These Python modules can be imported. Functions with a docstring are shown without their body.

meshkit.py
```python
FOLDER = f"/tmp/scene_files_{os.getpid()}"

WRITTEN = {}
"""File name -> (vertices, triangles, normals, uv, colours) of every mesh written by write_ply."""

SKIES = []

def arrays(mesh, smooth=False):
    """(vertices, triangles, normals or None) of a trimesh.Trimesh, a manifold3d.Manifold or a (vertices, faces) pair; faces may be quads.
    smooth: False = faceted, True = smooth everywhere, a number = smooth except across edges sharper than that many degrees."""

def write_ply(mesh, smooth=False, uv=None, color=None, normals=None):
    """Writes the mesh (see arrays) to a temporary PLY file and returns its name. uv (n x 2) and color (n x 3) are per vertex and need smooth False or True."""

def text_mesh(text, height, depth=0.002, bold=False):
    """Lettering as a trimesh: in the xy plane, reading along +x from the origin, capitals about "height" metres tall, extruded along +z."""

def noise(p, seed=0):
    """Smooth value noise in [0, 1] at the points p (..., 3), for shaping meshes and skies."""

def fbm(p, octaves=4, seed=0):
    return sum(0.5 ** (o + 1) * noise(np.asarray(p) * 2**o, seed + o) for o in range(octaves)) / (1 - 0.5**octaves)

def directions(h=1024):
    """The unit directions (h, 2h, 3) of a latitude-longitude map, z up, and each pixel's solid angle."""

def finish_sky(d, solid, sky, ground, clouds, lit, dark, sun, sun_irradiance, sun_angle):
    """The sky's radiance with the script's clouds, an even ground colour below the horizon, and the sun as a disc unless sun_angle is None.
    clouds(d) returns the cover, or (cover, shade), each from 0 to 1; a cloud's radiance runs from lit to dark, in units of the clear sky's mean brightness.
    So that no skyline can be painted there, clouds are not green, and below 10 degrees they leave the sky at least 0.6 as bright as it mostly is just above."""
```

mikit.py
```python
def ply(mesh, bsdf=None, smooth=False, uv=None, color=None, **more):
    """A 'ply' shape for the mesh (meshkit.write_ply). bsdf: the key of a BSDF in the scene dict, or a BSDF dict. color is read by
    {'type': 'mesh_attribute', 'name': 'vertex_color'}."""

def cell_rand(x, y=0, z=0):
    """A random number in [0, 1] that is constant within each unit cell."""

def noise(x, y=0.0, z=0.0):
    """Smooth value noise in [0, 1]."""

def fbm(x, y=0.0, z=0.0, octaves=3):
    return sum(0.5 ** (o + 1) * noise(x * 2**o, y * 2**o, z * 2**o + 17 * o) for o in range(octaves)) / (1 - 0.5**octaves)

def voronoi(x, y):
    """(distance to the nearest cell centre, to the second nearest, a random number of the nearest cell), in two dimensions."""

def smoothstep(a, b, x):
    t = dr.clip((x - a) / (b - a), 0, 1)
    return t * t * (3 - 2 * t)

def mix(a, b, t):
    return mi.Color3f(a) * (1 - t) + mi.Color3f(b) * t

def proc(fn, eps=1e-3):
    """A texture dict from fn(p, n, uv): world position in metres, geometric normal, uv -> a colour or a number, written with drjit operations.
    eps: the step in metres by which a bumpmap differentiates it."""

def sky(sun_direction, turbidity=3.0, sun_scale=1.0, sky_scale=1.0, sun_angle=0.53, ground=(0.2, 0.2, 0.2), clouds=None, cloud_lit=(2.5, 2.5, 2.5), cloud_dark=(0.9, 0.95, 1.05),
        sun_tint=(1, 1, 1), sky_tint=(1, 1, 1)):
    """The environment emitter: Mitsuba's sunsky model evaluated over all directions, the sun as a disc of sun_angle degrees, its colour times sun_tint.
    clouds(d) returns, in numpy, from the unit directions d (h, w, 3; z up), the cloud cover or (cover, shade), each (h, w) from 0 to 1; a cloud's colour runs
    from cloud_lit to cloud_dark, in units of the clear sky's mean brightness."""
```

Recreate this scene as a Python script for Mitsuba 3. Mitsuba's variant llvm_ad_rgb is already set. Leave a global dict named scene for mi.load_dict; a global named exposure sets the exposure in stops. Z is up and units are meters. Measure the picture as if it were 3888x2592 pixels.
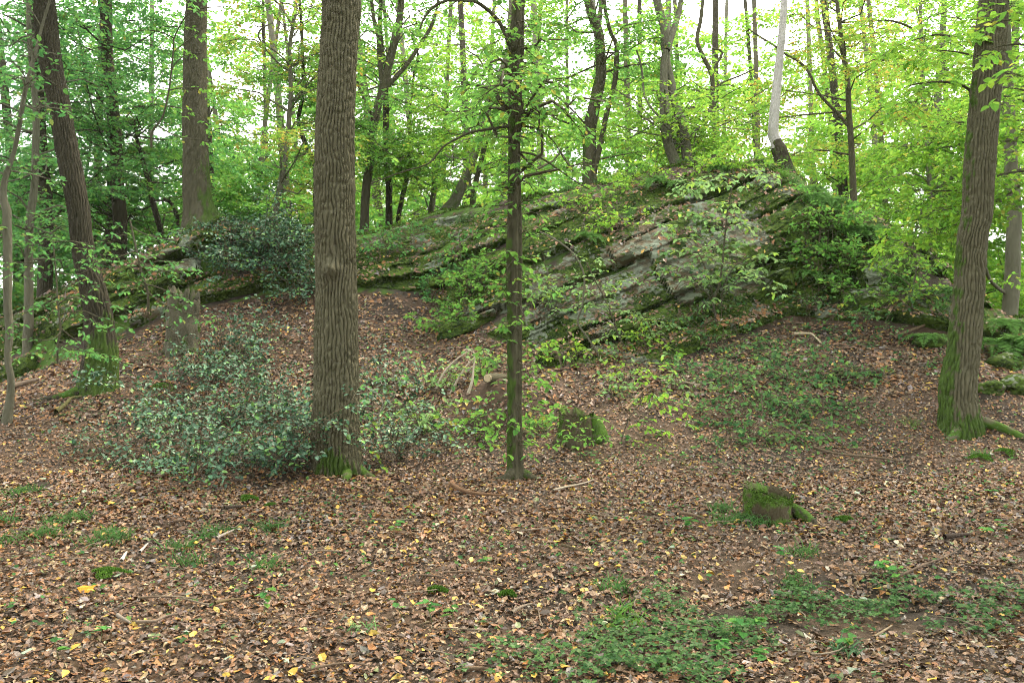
import math, numpy as np, trimesh, mitsuba as mi, drjit as dr, mikit, meshkit
from scipy.interpolate import RegularGridInterpolator, PchipInterpolator, CubicSpline
from scipy.spatial import ConvexHull
from mikit import proc, fbm, noise, voronoi, smoothstep, mix

# ------------------------------------------------------------------ camera, sky, exposure
scene, labels = {}, {}
W, H, FOV, EYE = 1024, 682, 60.0, 1.6
F = W / 2 / math.tan(math.radians(FOV / 2))
PITCH = math.atan(23 / F)                                     # looking slightly down: the horizon lies at pixel row 318
FWD = np.array([0, math.cos(PITCH), -math.sin(PITCH)]); UP = np.array([0, math.sin(PITCH), math.cos(PITCH)]); RIGHT = np.array([1.0, 0, 0])
EYEP = np.array([0, 0, EYE])
scene['camera'] = {'type': 'perspective', 'fov': FOV, 'near_clip': 0.05, 'far_clip': 500.0,
                   'to_world': mi.ScalarTransform4f().look_at(origin=EYEP.tolist(), target=(EYEP + FWD).tolist(), up=[0, 0, 1])}
scene['sky'] = mikit.sky([0.45, 0.35, 0.82], turbidity=3, sun_scale=0.25, sun_angle=14, clouds=lambda d: 1.0,
                         cloud_lit=(2.52, 2.5, 2.45), cloud_dark=(2.3, 2.3, 2.3))
exposure = 4.15

# ------------------------------------------------------------------ helpers
def rays(u, v):
    u, v = np.asarray(u, float), np.asarray(v, float)
    return FWD + RIGHT * ((u - W / 2) / F)[..., None] + UP * ((H / 2 - v) / F)[..., None]
def at(u, v, d): return EYEP + rays(u, v) * np.asarray(d, float)[..., None]      # a pixel of the 1024 wide picture at a depth, as a point
def c(x0, y0, s):                                                                 # measurements taken from an enlarged crop of the photograph
    return lambda x, y: ((x0 + x / s) * 1024 / 3888, (y0 + y / s) * 1024 / 3888)
def q(x, y): return x * 0.43537, y * 0.43537
CA, CB, CC, CD = c(0, 0, 1.742), c(900, 0, 1.742), c(1900, 0, 1.742), c(2888, 0, 1.742)
CE, CG, CH = c(0, 800, 1.742), c(1900, 600, 1.96), c(2888, 800, 1.742)
CI, CJ, CK, CL = c(1900, 1300, 1.96), c(2500, 1700, 1.6945), c(0, 1700, 1.68), c(1400, 1700, 1.7575)
def unit(a): return a / np.maximum(np.linalg.norm(a, axis=-1, keepdims=True), 1e-9)
def sstep(a, b, x):
    t = np.clip((x - a) / (b - a), 0, 1); return t * t * (3 - 2 * t)
def number(name):
    if name not in used: used.add(name); return name
    i = 1
    while f'{name}_{i:03d}' in used: i += 1
    used.add(f'{name}_{i:03d}'); return f'{name}_{i:03d}'
used = set()
def thing(name, label=None, cat=None, group=None, kind=None):
    k = number(name); labels[k] = {}
    if label: labels[k]['label'] = label
    if cat: labels[k]['category'] = cat
    if group: labels[k]['group'] = group
    if kind: labels[k]['kind'] = kind
    return k
def part(parent, name, vf, bsdf, smooth=False, color=None, uv=None, kind=None, label=None):
    k = number(f'{parent}__{name}') if name else parent
    if color is not None and bsdf != 'soil_mat':               # a colour per leaf, twig or bark facet, kept in uv: see facet_color
        v, f, n = meshkit.arrays(vf, smooth); color = np.asarray(color, float)
        if smooth: color = np.repeat(color[f].mean(1), 3, 0); v, n = v[f].reshape(-1, 3), n[f].reshape(-1, 3); f = np.arange(len(v)).reshape(-1, 3)
        c8 = np.round(np.sqrt(np.clip(color, 0, 1)) * 255); uv = np.stack([c8[:, 0] * 256 + c8[:, 1] + 0.5, c8[:, 2] + 0.5], 1)
        scene[k] = {'type': 'ply', 'filename': meshkit.write_ply((v, f), False, uv, None, normals=n), 'face_normals': n is None, 'bsdf': {'type': 'ref', 'id': bsdf}}
    else: scene[k] = mikit.ply(vf, bsdf, smooth=smooth, color=color, uv=uv)
    if name and (kind or label):
        labels[k] = {a: b for a, b in (('kind', kind), ('label', label)) if b}
    return k
class Heap:                                                    # collects vertices, triangles and vertex colours
    def __init__(s): s.v, s.f, s.c, s.n = [], [], [], 0
    def add(s, v, f, col):
        v = np.asarray(v, float); s.v.append(v); s.f.append(np.asarray(f, int) + s.n); s.n += len(v)
        s.c.append(np.broadcast_to(np.asarray(col, float), (len(v), 3)))
    def put(s, parent, name, bsdf, smooth=False, **k):
        if s.n: return part(parent, name, (np.vstack(s.v), np.vstack(s.f)), bsdf, smooth, np.vstack(s.c), **k)

# ------------------------------------------------------------------ materials
def facet_color(p, n, uv):
    r = dr.floor(uv.x / 256); g = dr.floor(uv.x - r * 256); col = mi.Color3f(r, g, dr.floor(uv.y)) / 255
    return col * col
VC = proc(facet_color)
def principled(color, rough, spec=0.5, **k): return {'type': 'principled', 'base_color': color, 'roughness': rough, 'specular': spec, **k}
scene['leaf_mat'] = {'type': 'principledthin', 'base_color': VC, 'roughness': 0.5, 'diff_trans': 1.0, 'spec_trans': 0.0, 'eta': 1.4}
scene['gloss_leaf_mat'] = {'type': 'twosided', 'bsdf': principled(VC, 0.5, 0.5)}
scene['litter_mat'] = {'type': 'twosided', 'bsdf': principled(VC, 0.5, 0.5)}
scene['wood_mat'] = {'type': 'twosided', 'bsdf': principled(VC, 0.85, 0.2)}
scene['moss_mat'] = {'type': 'twosided', 'bsdf': principled(VC, 0.9, 0.15)}
scene['soil_mat'] = {'type': 'bumpmap', 'bump': proc(lambda p, n, uv: fbm(p.x * 28, p.y * 28, p.z * 28, 3), 4e-3), 'scale': 0.02,
                     'bsdf': {'type': 'twosided', 'bsdf': principled({'type': 'mesh_attribute', 'name': 'vertex_color'}, 0.9, 0.2)}}
scene['bark_mat'] = {'type': 'bumpmap', 'scale': 0.012, 'bump': proc(lambda p, n, uv: dr.abs(fbm(p.x * 45, p.y * 45, p.z * 9, 3) - 0.5) * 2, 4e-3),
                     'bsdf': {'type': 'twosided', 'bsdf': principled(VC, 0.9, 0.2)}}
MOSS_AT = [(2.3, 1.45, 1.0, 0.42), (0.8, 1.2, 0.7, 0.3), (0.7, 3.0, 1.1, 0.42), (1.9, 3.5, 0.8, 0.3), (4.7, 2.0, 0.9, 0.75), (3.3, 3.85, 1.5, 0.33), (4.6, 3.2, 0.6, 0.5), (1.2, 2.3, 0.35, 0.25), (3.2, 1.75, 0.5, 0.25), (-0.1, 2.3, 0.5, 0.5)]   # where the photograph shows moss on the pale rock: x, z and half sizes
def moss_place(x, z, exp, most):
    k = 0
    for cx, cz, rx, rz in MOSS_AT: k = most(k, exp(-((x - cx) / rx) ** 2 - ((z - cz) / rz) ** 2))
    return k
def rock_color(moss, placed):
    def fn(p, n, uv):
        a = fbm(p.x * 3.1, p.y * 3.1, p.z * 3.1 + 5, 4); b = fbm(p.x * 9 + 7, p.y * 9, p.z * 14, 4)
        bed = fbm(p.x * 3 - 3, p.y * 3, (p.z * 0.93 - p.x * 0.36) * 20, 4)
        col = mix((0.135, 0.155, 0.115), (0.105, 0.083, 0.052), smoothstep(0.42, 0.56, a))
        col = mix(col, (0.20, 0.235, 0.18), smoothstep(0.49, 0.58, b) * 0.7)
        col = mix(col, (0.05, 0.048, 0.036), smoothstep(0.52, 0.66, bed) * 0.7)
        g = fbm(p.x * 2.3 + 31, p.y * 2.3, p.z * 2.3, 4) * 0.72 + fbm(p.x * 22, p.y * 22, p.z * 22, 2) * 0.28
        if placed: g = g + 0.24 * moss_place(p.x, p.z, dr.exp, dr.maximum) - 0.05
        m = mix((0.014, 0.028, 0.006), (0.066, 0.105, 0.016), smoothstep(0.3, 0.7, fbm(p.x * 34, p.y * 34, p.z * 34, 2) * 0.6 + fbm(p.x * 7, p.y * 7, p.z * 7 + 3, 2) * 0.4))
        return mix(col, m, smoothstep(1 - moss - 0.018, 1 - moss + 0.018, g))
    return fn
ROCK_BUMP = proc(lambda p, n, uv: fbm(p.x * 9, p.y * 9, (p.z * 0.93 - p.x * 0.38) * 22, 4) + 0.6 * fbm(p.x * 34, p.y * 34, p.z * 34, 2), 5e-3)
for key, moss, placed in (('rock_mat', 0.495, True), ('mossy_rock_mat', 0.62, False)):
    scene[key] = {'type': 'bumpmap', 'scale': 0.02, 'bump': ROCK_BUMP, 'bsdf': {'type': 'twosided', 'bsdf': principled(proc(rock_color(moss, placed)), 0.9, 0.2)}}

# ------------------------------------------------------------------ terrain: a leaf-strewn floor that climbs to a rock ridge
LB = np.array([(-300, 400, 15), (0, 383, 15), (87, 348, 15), (118, 335, 15), (174, 309, 15.5), (209, 300, 15.5), (313, 283, 16), (357, 285, 16), (435, 294, 16), (461, 322, 14.5), (544, 350, 13.3), (653, 348, 13),
               (718, 326, 13.3), (784, 304, 14), (849, 313, 13.5), (914, 322, 13), (949, 330, 13), (1024, 342, 12.5), (1300, 345, 12.5)], float)
LC = np.array([(-300, 380, 18), (0, 344, 18), (44, 313, 18), (109, 272, 18), (174, 246, 17.5), (222, 216, 17.5), (280, 230, 18), (357, 236, 18.5), (435, 213, 18.5), (522, 203, 18), (609, 182, 17), (675, 167, 16.5), (740, 161, 16),
               (776, 165, 15.8), (797, 182, 15.7), (817, 208, 15.8), (853, 206, 16), (893, 246, 15.5), (927, 285, 15), (949, 305, 14.5), (985, 322, 14.5), (1024, 318, 14.5), (1300, 330, 15)], float)
PB, PC = at(LB[:, 0], LB[:, 1], LB[:, 2]), at(LC[:, 0], LC[:, 1], LC[:, 2])
def on(line, x, k): return np.interp(x, line[:, 0], line[:, k])
def profile(xs, ys):
    Z = np.zeros((len(xs), len(ys)))
    for i, x in enumerate(xs):
        yb, zb, yc, zc = on(PB, x, 1), on(PB, x, 2), on(PC, x, 1), on(PC, x, 2)
        yc = max(yc, yb + 1.2); top = max(zc, zb + 0.05)
        ky = [-40, 6, 8.8, yb - 1.6, yb, yb + 0.4 * (yc - yb), yc, yc + 2.5, yc + 9, 45, 200]
        kz = [0, 0, 0.03, zb * 0.60, zb, zb + 0.68 * (top - zb), top, top - 0.45, top * 0.3 - 0.5, -1.2, -1.0]
        Z[i] = PchipInterpolator(ky, kz)(np.clip(ys, -39, 199))
    return Z
def axis(lo, a, b, hi, step):
    out = [np.arange(a, b, step)]; n = 32
    out.insert(0, a - np.geomspace(step, a - lo, n)[::-1]); out.append(b + np.geomspace(step, hi - b, n) - step)
    return np.concatenate(out)
GX, GY = axis(-150, -13, 11.5, 150, 0.1), axis(-35, 2.2, 20.5, 190, 0.085)
GZ = profile(GX, GY)
from scipy.ndimage import gaussian_filter
GZ = gaussian_filter(GZ, (2.0, 1.0))
XX, YY = np.meshgrid(GX, GY, indexing='ij')
def face(x, y):                                                # 0..1 where the outcrop rises between its foot and its ridge
    yb, yc = on(PB, x, 1), on(PC, x, 1)
    return sstep(yb - 0.35, yb + 0.1, y) * (1 - sstep(yc + 0.3, yc + 1.5, y))
P3 = np.stack([XX, YY, YY * 0], -1)
rough = sstep(-6, 2, YY) * (1 - sstep(24, 40, YY))
GZ = GZ + (meshkit.fbm(P3 * 0.9, 3) - 0.5) * 0.13 * rough + (meshkit.fbm(P3 * 5, 3, 4) - 0.5) * 0.05 * rough
fm = face(XX, YY)
GZ = GZ + fm * ((meshkit.fbm(np.stack([XX * 0.8, YY * 1.4, (GZ - XX * 0.4) * 3.2], -1), 4, 9) - 0.5) * 0.42)
def dent(x, y, r, depth, rx=1.0):                              # hollows and low humps on the floor
    global GZ
    GZ = GZ + depth * np.exp(-(((XX - x) / rx) ** 2 + (YY - y) ** 2) / r ** 2)
dent(1.55, 5.0, 0.35, -0.07, 1.6); dent(-0.25, 10.75, 0.22, -0.55, 1.6); dent(-0.2, 11.35, 0.3, 0.3, 2.0); dent(0.35, 10.9, 0.3, -0.16, 1.5)
gz = RegularGridInterpolator((GX, GY), GZ, bounds_error=False, fill_value=0.0)
def gh(x, y): r = gz(np.stack([np.asarray(x, float), np.asarray(y, float)], -1)); return r if np.ndim(x) else float(r[0])
DX, DY = np.gradient(GZ, GX, GY)
gn = RegularGridInterpolator((GX, GY), unit(np.stack([-DX, -DY, np.ones_like(DX)], -1)), bounds_error=False, fill_value=0.0)
def gnorm(x, y): r = unit(gn(np.stack([np.asarray(x, float), np.asarray(y, float)], -1))); return r if np.ndim(x) else r[0]
def hit(u, v):                                                 # the point of the terrain that a pixel shows
    r = rays(np.float64(u), np.float64(v)); d = np.arange(2.5, 45, 0.02); p = EYEP + d[:, None] * r
    below = np.nonzero(p[:, 2] < gh(p[:, 0], p[:, 1]))[0]
    return p[below[0]] if len(below) else p[-1]
soil = np.array([0.062, 0.042, 0.028]); earth = np.array([0.035, 0.026, 0.019]); mossc = np.array([0.055, 0.105, 0.018]); gray = np.array([0.12, 0.115, 0.095])
n1 = meshkit.fbm(np.stack([XX * 1.7, YY * 1.7, GZ * 1.7], -1), 4, 3)[..., None]; n2 = meshkit.fbm(np.stack([XX * 7, YY * 7, GZ * 7], -1), 3, 5)[..., None]
gcol = soil * (0.6 + 0.8 * n2) + (earth - soil) * sstep(0.5, 0.6, n1)
rockc = np.where(n1 > 0.49, mossc * (0.5 + n2), earth * (0.7 + 0.6 * n2) + gray * 0.25 * n2)
gcol = gcol + (rockc - gcol) * (fm[..., None] > 0.45)
far = (YY > on(PC, XX, 1) + 2)[..., None]
gcol = np.where(far, np.where(n1 > 0.5, soil * (0.6 + n2), np.array([0.05, 0.09, 0.02]) * (0.6 + n2)), gcol)
nx, ny = len(GX), len(GY)
I = np.arange(nx * ny).reshape(nx, ny)
quads = np.stack([I[:-1, :-1], I[1:, :-1], I[1:, 1:], I[:-1, 1:]], -1).reshape(-1, 4)
thing('ground', 'forest floor rising to a rocky ridge, covered with fallen leaves', None, kind='structure')
part('ground', None, (np.stack([XX, YY, GZ], -1).reshape(-1, 3), quads), 'soil_mat', True, gcol.reshape(-1, 3))

# ------------------------------------------------------------------ leaves
def leaf_mesh(P, A, N, L, Wd, col, form='kite', rng=None, fold=0.12):
    """Leaves at P along A facing N; kite = 2 triangles folded at the midrib, oval = 4, curl = 6 with a raised centre."""
    A = unit(A); B = unit(np.cross(N, A)); N = np.cross(A, B); n = len(P); L, Wd = np.broadcast_to(L, n)[:, None], np.broadcast_to(Wd, n)[:, None]
    if form == 'kite':
        up = N * fold * Wd
        v = np.stack([P, P + A * L * 0.42 + B * Wd / 2 + up, P + A * L, P + A * L * 0.42 - B * Wd / 2 + up], 1); f = [[0, 2, 1], [0, 3, 2]]
    elif form == 'oval':
        up = N * fold * Wd; dn = N * -0.10 * L
        v = np.stack([P, P + A * L * 0.3 + B * Wd * .46 + up, P + A * L * 0.66 + B * Wd * .42 + up + dn * .4, P + A * L + dn, P + A * L * 0.66 - B * Wd * .42 + up + dn * .4, P + A * L * 0.3 - B * Wd * .46 + up], 1)
        f = [[0, 2, 1], [0, 3, 2], [0, 4, 3], [0, 5, 4]]
    else:
        r = lambda s: rng.normal(0, s, (n, 1)); e = rng.uniform(-0.16, 0.3, (n, 1)) * Wd
        v = np.stack([P + N * r(.06) * L, P + A * L * (.26 + r(.04)) + B * Wd * (.42 + r(.06)) + N * (e + r(.07) * L), P + A * L * (.66 + r(.05)) + B * Wd * (.4 + r(.07)) + N * (e + r(.07) * L), P + A * L + N * r(.12) * L,
                      P + A * L * (.66 + r(.05)) - B * Wd * (.4 + r(.07)) + N * (e + r(.07) * L), P + A * L * (.26 + r(.04)) - B * Wd * (.42 + r(.06)) + N * (e + r(.07) * L), P + A * L * .48], 1)
        f = [[6, 0, 5], [6, 5, 4], [6, 4, 3], [6, 3, 2], [6, 2, 1], [6, 1, 0]]
    k = v.shape[1]
    faces = (np.arange(n)[:, None, None] * k + np.array(f)[None]).reshape(-1, 3)
    return v.reshape(-1, 3), faces, np.repeat(np.broadcast_to(col, (n, 3)), k, 0)
def tint(rng, n, palette, weights=None, spread=0.25):
    palette = np.array(palette, float); i = rng.choice(len(palette), n, p=None if weights is None else np.array(weights) / sum(weights))
    return palette[i] * rng.uniform(1 - spread, 1 + spread, (n, 1)) * rng.uniform(0.93, 1.07, (n, 3))
def bend(S, D, L, droop, K, rng, wob=0.06):
    t = np.linspace(0, 1, K)[None, :, None]; L = np.broadcast_to(L, len(S))[:, None, None]; D = unit(D)
    w = np.cumsum(rng.normal(0, wob / K ** .5, (len(S), K, 3)), 1); w[:, 0] = 0
    dr_ = np.broadcast_to(droop, len(S))[:, None, None]
    return S[:, None] + D[:, None] * L * t + np.array([0, 0, -1.0]) * dr_ * L * t * t + w * L
def along(P, idx, t):
    K = P.shape[1] - 1; a = np.minimum((t * K).astype(int), K - 1); fr = (t * K - a)[:, None]
    p0, p1 = P[idx, a], P[idx, a + 1]
    return p0 * (1 - fr) + p1 * fr, unit(p1 - p0)
def lengths(P): return np.linalg.norm(np.diff(P, axis=1), axis=2).sum(1)
def children(P, spacing, frac, angle, droop, rng, t0=0.15, K=4, tilt=0.3, minlen=0.08):
    Ls = lengths(P); n = np.maximum(1, (Ls * (1 - t0) / spacing).astype(int)); idx = np.repeat(np.arange(len(P)), n)
    j = np.concatenate([np.arange(k) for k in n]); t = t0 + (1 - t0) * (j + rng.uniform(0.1, 0.9, len(j))) / n[idx]
    S, T = along(P, idx, t); N = unit(np.array([0, 0, 1.0]) + rng.normal(0, tilt, (len(idx), 3))); B = unit(np.cross(N, T))
    side = np.where(j % 2 == 0, 1.0, -1.0)[:, None]; a = rng.normal(angle, 0.18, (len(idx), 1))
    L = np.maximum(Ls[idx] * frac * (1 - 0.65 * t) * rng.uniform(0.6, 1.25, len(idx)), minlen)
    return bend(S, T * np.cos(a) + B * side * np.sin(a), L, droop, K, rng)
def leaves_on(P, spacing, rng, t0=0.1, tilt=0.35, hang=0.15):
    Ls = lengths(P); n = np.maximum(2, (Ls * (1 - t0) / spacing).astype(int)); idx = np.repeat(np.arange(len(P)), n)
    j = np.concatenate([np.arange(k) for k in n]); t = np.clip(t0 + (1 - t0) * (j + 1) / n[idx], 0, 1)
    S, T = along(P, idx, t); N = unit(np.array([0, 0, 1.0]) + rng.normal(0, tilt, (len(idx), 3))); B = unit(np.cross(N, T))
    side = np.where(j % 2 == 0, 1.0, -1.0)[:, None]
    A = T * 0.6 + B * side * rng.uniform(0.5, 1.1, (len(idx), 1)) + rng.normal(0, 0.15, (len(idx), 3)) - np.array([0, 0, hang])
    return S, A, N
def tubes(P, r0, r1, sides=3):
    """A thin tapering tube along each polyline."""
    n, K = P.shape[:2]; T = np.gradient(P, axis=1); T = unit(T); ref = np.where(np.abs(T[..., 2:]) < 0.9, np.array([0, 0, 1.0]), np.array([1.0, 0, 0]))
    X = unit(np.cross(T, ref)); Y = np.cross(T, X); a = np.arange(sides) * 2 * np.pi / sides
    r = (np.broadcast_to(r0, n)[:, None] * (1 - np.linspace(0, 1, K)) + np.broadcast_to(r1, n)[:, None] * np.linspace(0, 1, K))[..., None, None]
    v = P[:, :, None] + r * (X[:, :, None] * np.cos(a)[:, None] + Y[:, :, None] * np.sin(a)[:, None])
    i = np.arange(K - 1)[:, None] * sides; s = np.arange(sides); s2 = (s + 1) % sides
    f = np.concatenate([np.stack([i + s, i + s2, i + sides + s2], -1).reshape(-1, 3), np.stack([i + s, i + sides + s2, i + sides + s], -1).reshape(-1, 3)])
    return v.reshape(-1, 3), (np.arange(n)[:, None, None] * K * sides + f[None]).reshape(-1, 3)

# ------------------------------------------------------------------ trunks and limbs
def smooth_path(pts, rad, step):
    pts, rad = np.asarray(pts, float), np.asarray(rad, float)
    s = np.concatenate([[0], np.cumsum(np.linalg.norm(np.diff(pts, axis=0), axis=1))]); n = max(3, int(s[-1] / step) + 1); t = np.linspace(0, s[-1], n)
    return PchipInterpolator(s, pts)(t), PchipInterpolator(s, rad)(t), t
def stem(pts, rad, sides, step, bark='furrow', amp=0.012, colors=((0.10, 0.082, 0.058), (0.16, 0.135, 0.10)), moss=None, flare=None, seed=0, knob=None):
    p, r, t = smooth_path(pts, rad, step); T = unit(np.gradient(p, axis=0)); ref = np.array([1.0, 0, 0]) if abs(T[:, 2]).mean() > 0.5 else np.array([0, 0, 1.0])
    Y = unit(np.cross(T, ref)); X = np.cross(Y, T); a = np.linspace(0, 2 * np.pi, sides, endpoint=False)
    dirs = X[:, None] * np.cos(a)[:, None] + Y[:, None] * np.sin(a)[:, None]; base = p[:, None] + dirs * r[:, None, None]
    so = np.array([seed * 7.3, seed * 3.1, seed * 1.7])
    if bark == 'furrow':
        k_ = max(9, round(2 * np.pi * float(np.median(r)) / 0.034)); e = meshkit.fbm(base * [44, 44, 16.0] + so, 3, 1)    # ridges that wander up the trunk, broken crosswise into plates
        ph = a * k_ / (2 * np.pi) + 2.6 * meshkit.fbm(base * [5, 5, 2.4] + so, 3, 4) + 0.75 * meshkit.noise(base * [24, 24, 8.0] + so, 5); g = np.abs(ph - np.round(ph)) * 2
        h = sstep(0.0, 0.5, g) * (1 - 0.55 * sstep(0.60, 0.74, meshkit.noise(base * [30, 30, 26.0] + so, 6))) * (0.75 + 0.5 * meshkit.noise(base * [9, 9, 6.0] + so, 7)) - 0.6 + (e - 0.5) * 0.5
    elif bark == 'flute':
        h = np.sin(a * 5 + 1.5 * np.sin(t * 1.2)[:, None] + seed) * 0.8 + (meshkit.fbm(base * [14, 14, 3] + so, 3, 1) - 0.5) * 1.4
    else:
        h = (meshkit.fbm(base * [5, 5, 4] + so, 3, 1) - 0.5) * 1.6
    e2 = meshkit.fbm(base * [9, 9, 5.0] + so + 9, 4, 7); e3 = meshkit.fbm(base * [48, 48, 14] + so, 2, 11)
    rr = r[:, None] + amp * h * np.minimum(1, r[:, None] / 0.1)
    rr = rr * (1 + (meshkit.fbm(base * 1.3 + so, 2, 3) - 0.5) * 0.14)
    if flare: rr = rr * (1 + flare[0] * np.exp(-t / flare[1])[:, None] * (0.55 + 0.45 * np.cos(flare[2] * a + flare[3])))
    if knob:
        z, ang, k, kr = knob; da = np.angle(np.exp(1j * (a - ang))); d2 = ((p[:, 2] - z)[:, None] / kr) ** 2 + (da * r[:, None] / kr) ** 2
        rr = rr + k * np.exp(-d2) * (0.6 + 0.9 * meshkit.fbm(base * 28, 3, 8))
    v = p[:, None] + dirs * rr[..., None]
    c0, c1 = np.array(colors)
    col = c0 + (c1 - c0) * np.clip((e2 * 0.3 + e3 * 0.7 - 0.25) / 0.5, 0, 1)[..., None]
    if moss:
        m = np.zeros(rr.shape)
        for top, ang, wide, k in moss:
            da = np.abs(np.angle(np.exp(1j * (a - ang)))); m = np.maximum(m, k * (1 - t / top)[:, None].clip(0, 1) ** 0.5 * (1 - (da / wide)).clip(0, 1) ** 0.5)
        mm = (m + (e2 - 0.5) * 1.1 + (e3 - 0.5) * 0.5 > 0.45) & (m > 0.02); g = np.array([0.04, 0.07, 0.012]) * (0.25 + 1.5 * e3[..., None])
        col = np.where(mm[..., None], g, col); v = v + dirs * (mm * 0.008 * (0.5 + e3))[..., None]
    n = len(p); i = np.arange(n - 1)[:, None] * sides; s = np.arange(sides); s2 = (s + 1) % sides
    f = np.concatenate([np.stack([i + s, i + s2, i + sides + s2], -1).reshape(-1, 3), np.stack([i + s, i + sides + s2, i + sides + s], -1).reshape(-1, 3)])
    cap = (n - 1) * sides; f = np.concatenate([f, np.stack([cap + s * 0, cap + s, cap + s2], -1)[1:-1]])
    return v.reshape(-1, 3), f, col.reshape(-1, 3)
GREENS = dict(
    bright=([(0.24, 0.44, 0.06), (0.30, 0.50, 0.06), (0.18, 0.38, 0.06), (0.38, 0.42, 0.07)], (5, 3, 4, 0.6)),
    mid=([(0.17, 0.37, 0.07), (0.22, 0.43, 0.08), (0.13, 0.31, 0.07), (0.34, 0.36, 0.07)], (5, 3, 3, 0.5)),
    cool=([(0.12, 0.31, 0.09), (0.17, 0.37, 0.09), (0.09, 0.25, 0.08), (0.26, 0.33, 0.08)], (5, 4, 3, 0.3)),
    autumn=([(0.24, 0.42, 0.06), (0.36, 0.42, 0.07), (0.44, 0.32, 0.07), (0.19, 0.37, 0.06)], (4, 3, 1.2, 3)))
BARK = dict(brown=((0.040, 0.037, 0.022), (0.088, 0.081, 0.052)), oak=((0.060, 0.056, 0.033), (0.112, 0.104, 0.066)), dark=((0.020, 0.018, 0.011), (0.050, 0.044, 0.028)),
            pale=((0.20, 0.185, 0.15), (0.33, 0.31, 0.27)), grey=((0.068, 0.066, 0.045), (0.130, 0.125, 0.09)), white=((0.24, 0.23, 0.21), (0.36, 0.35, 0.33)))
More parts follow.
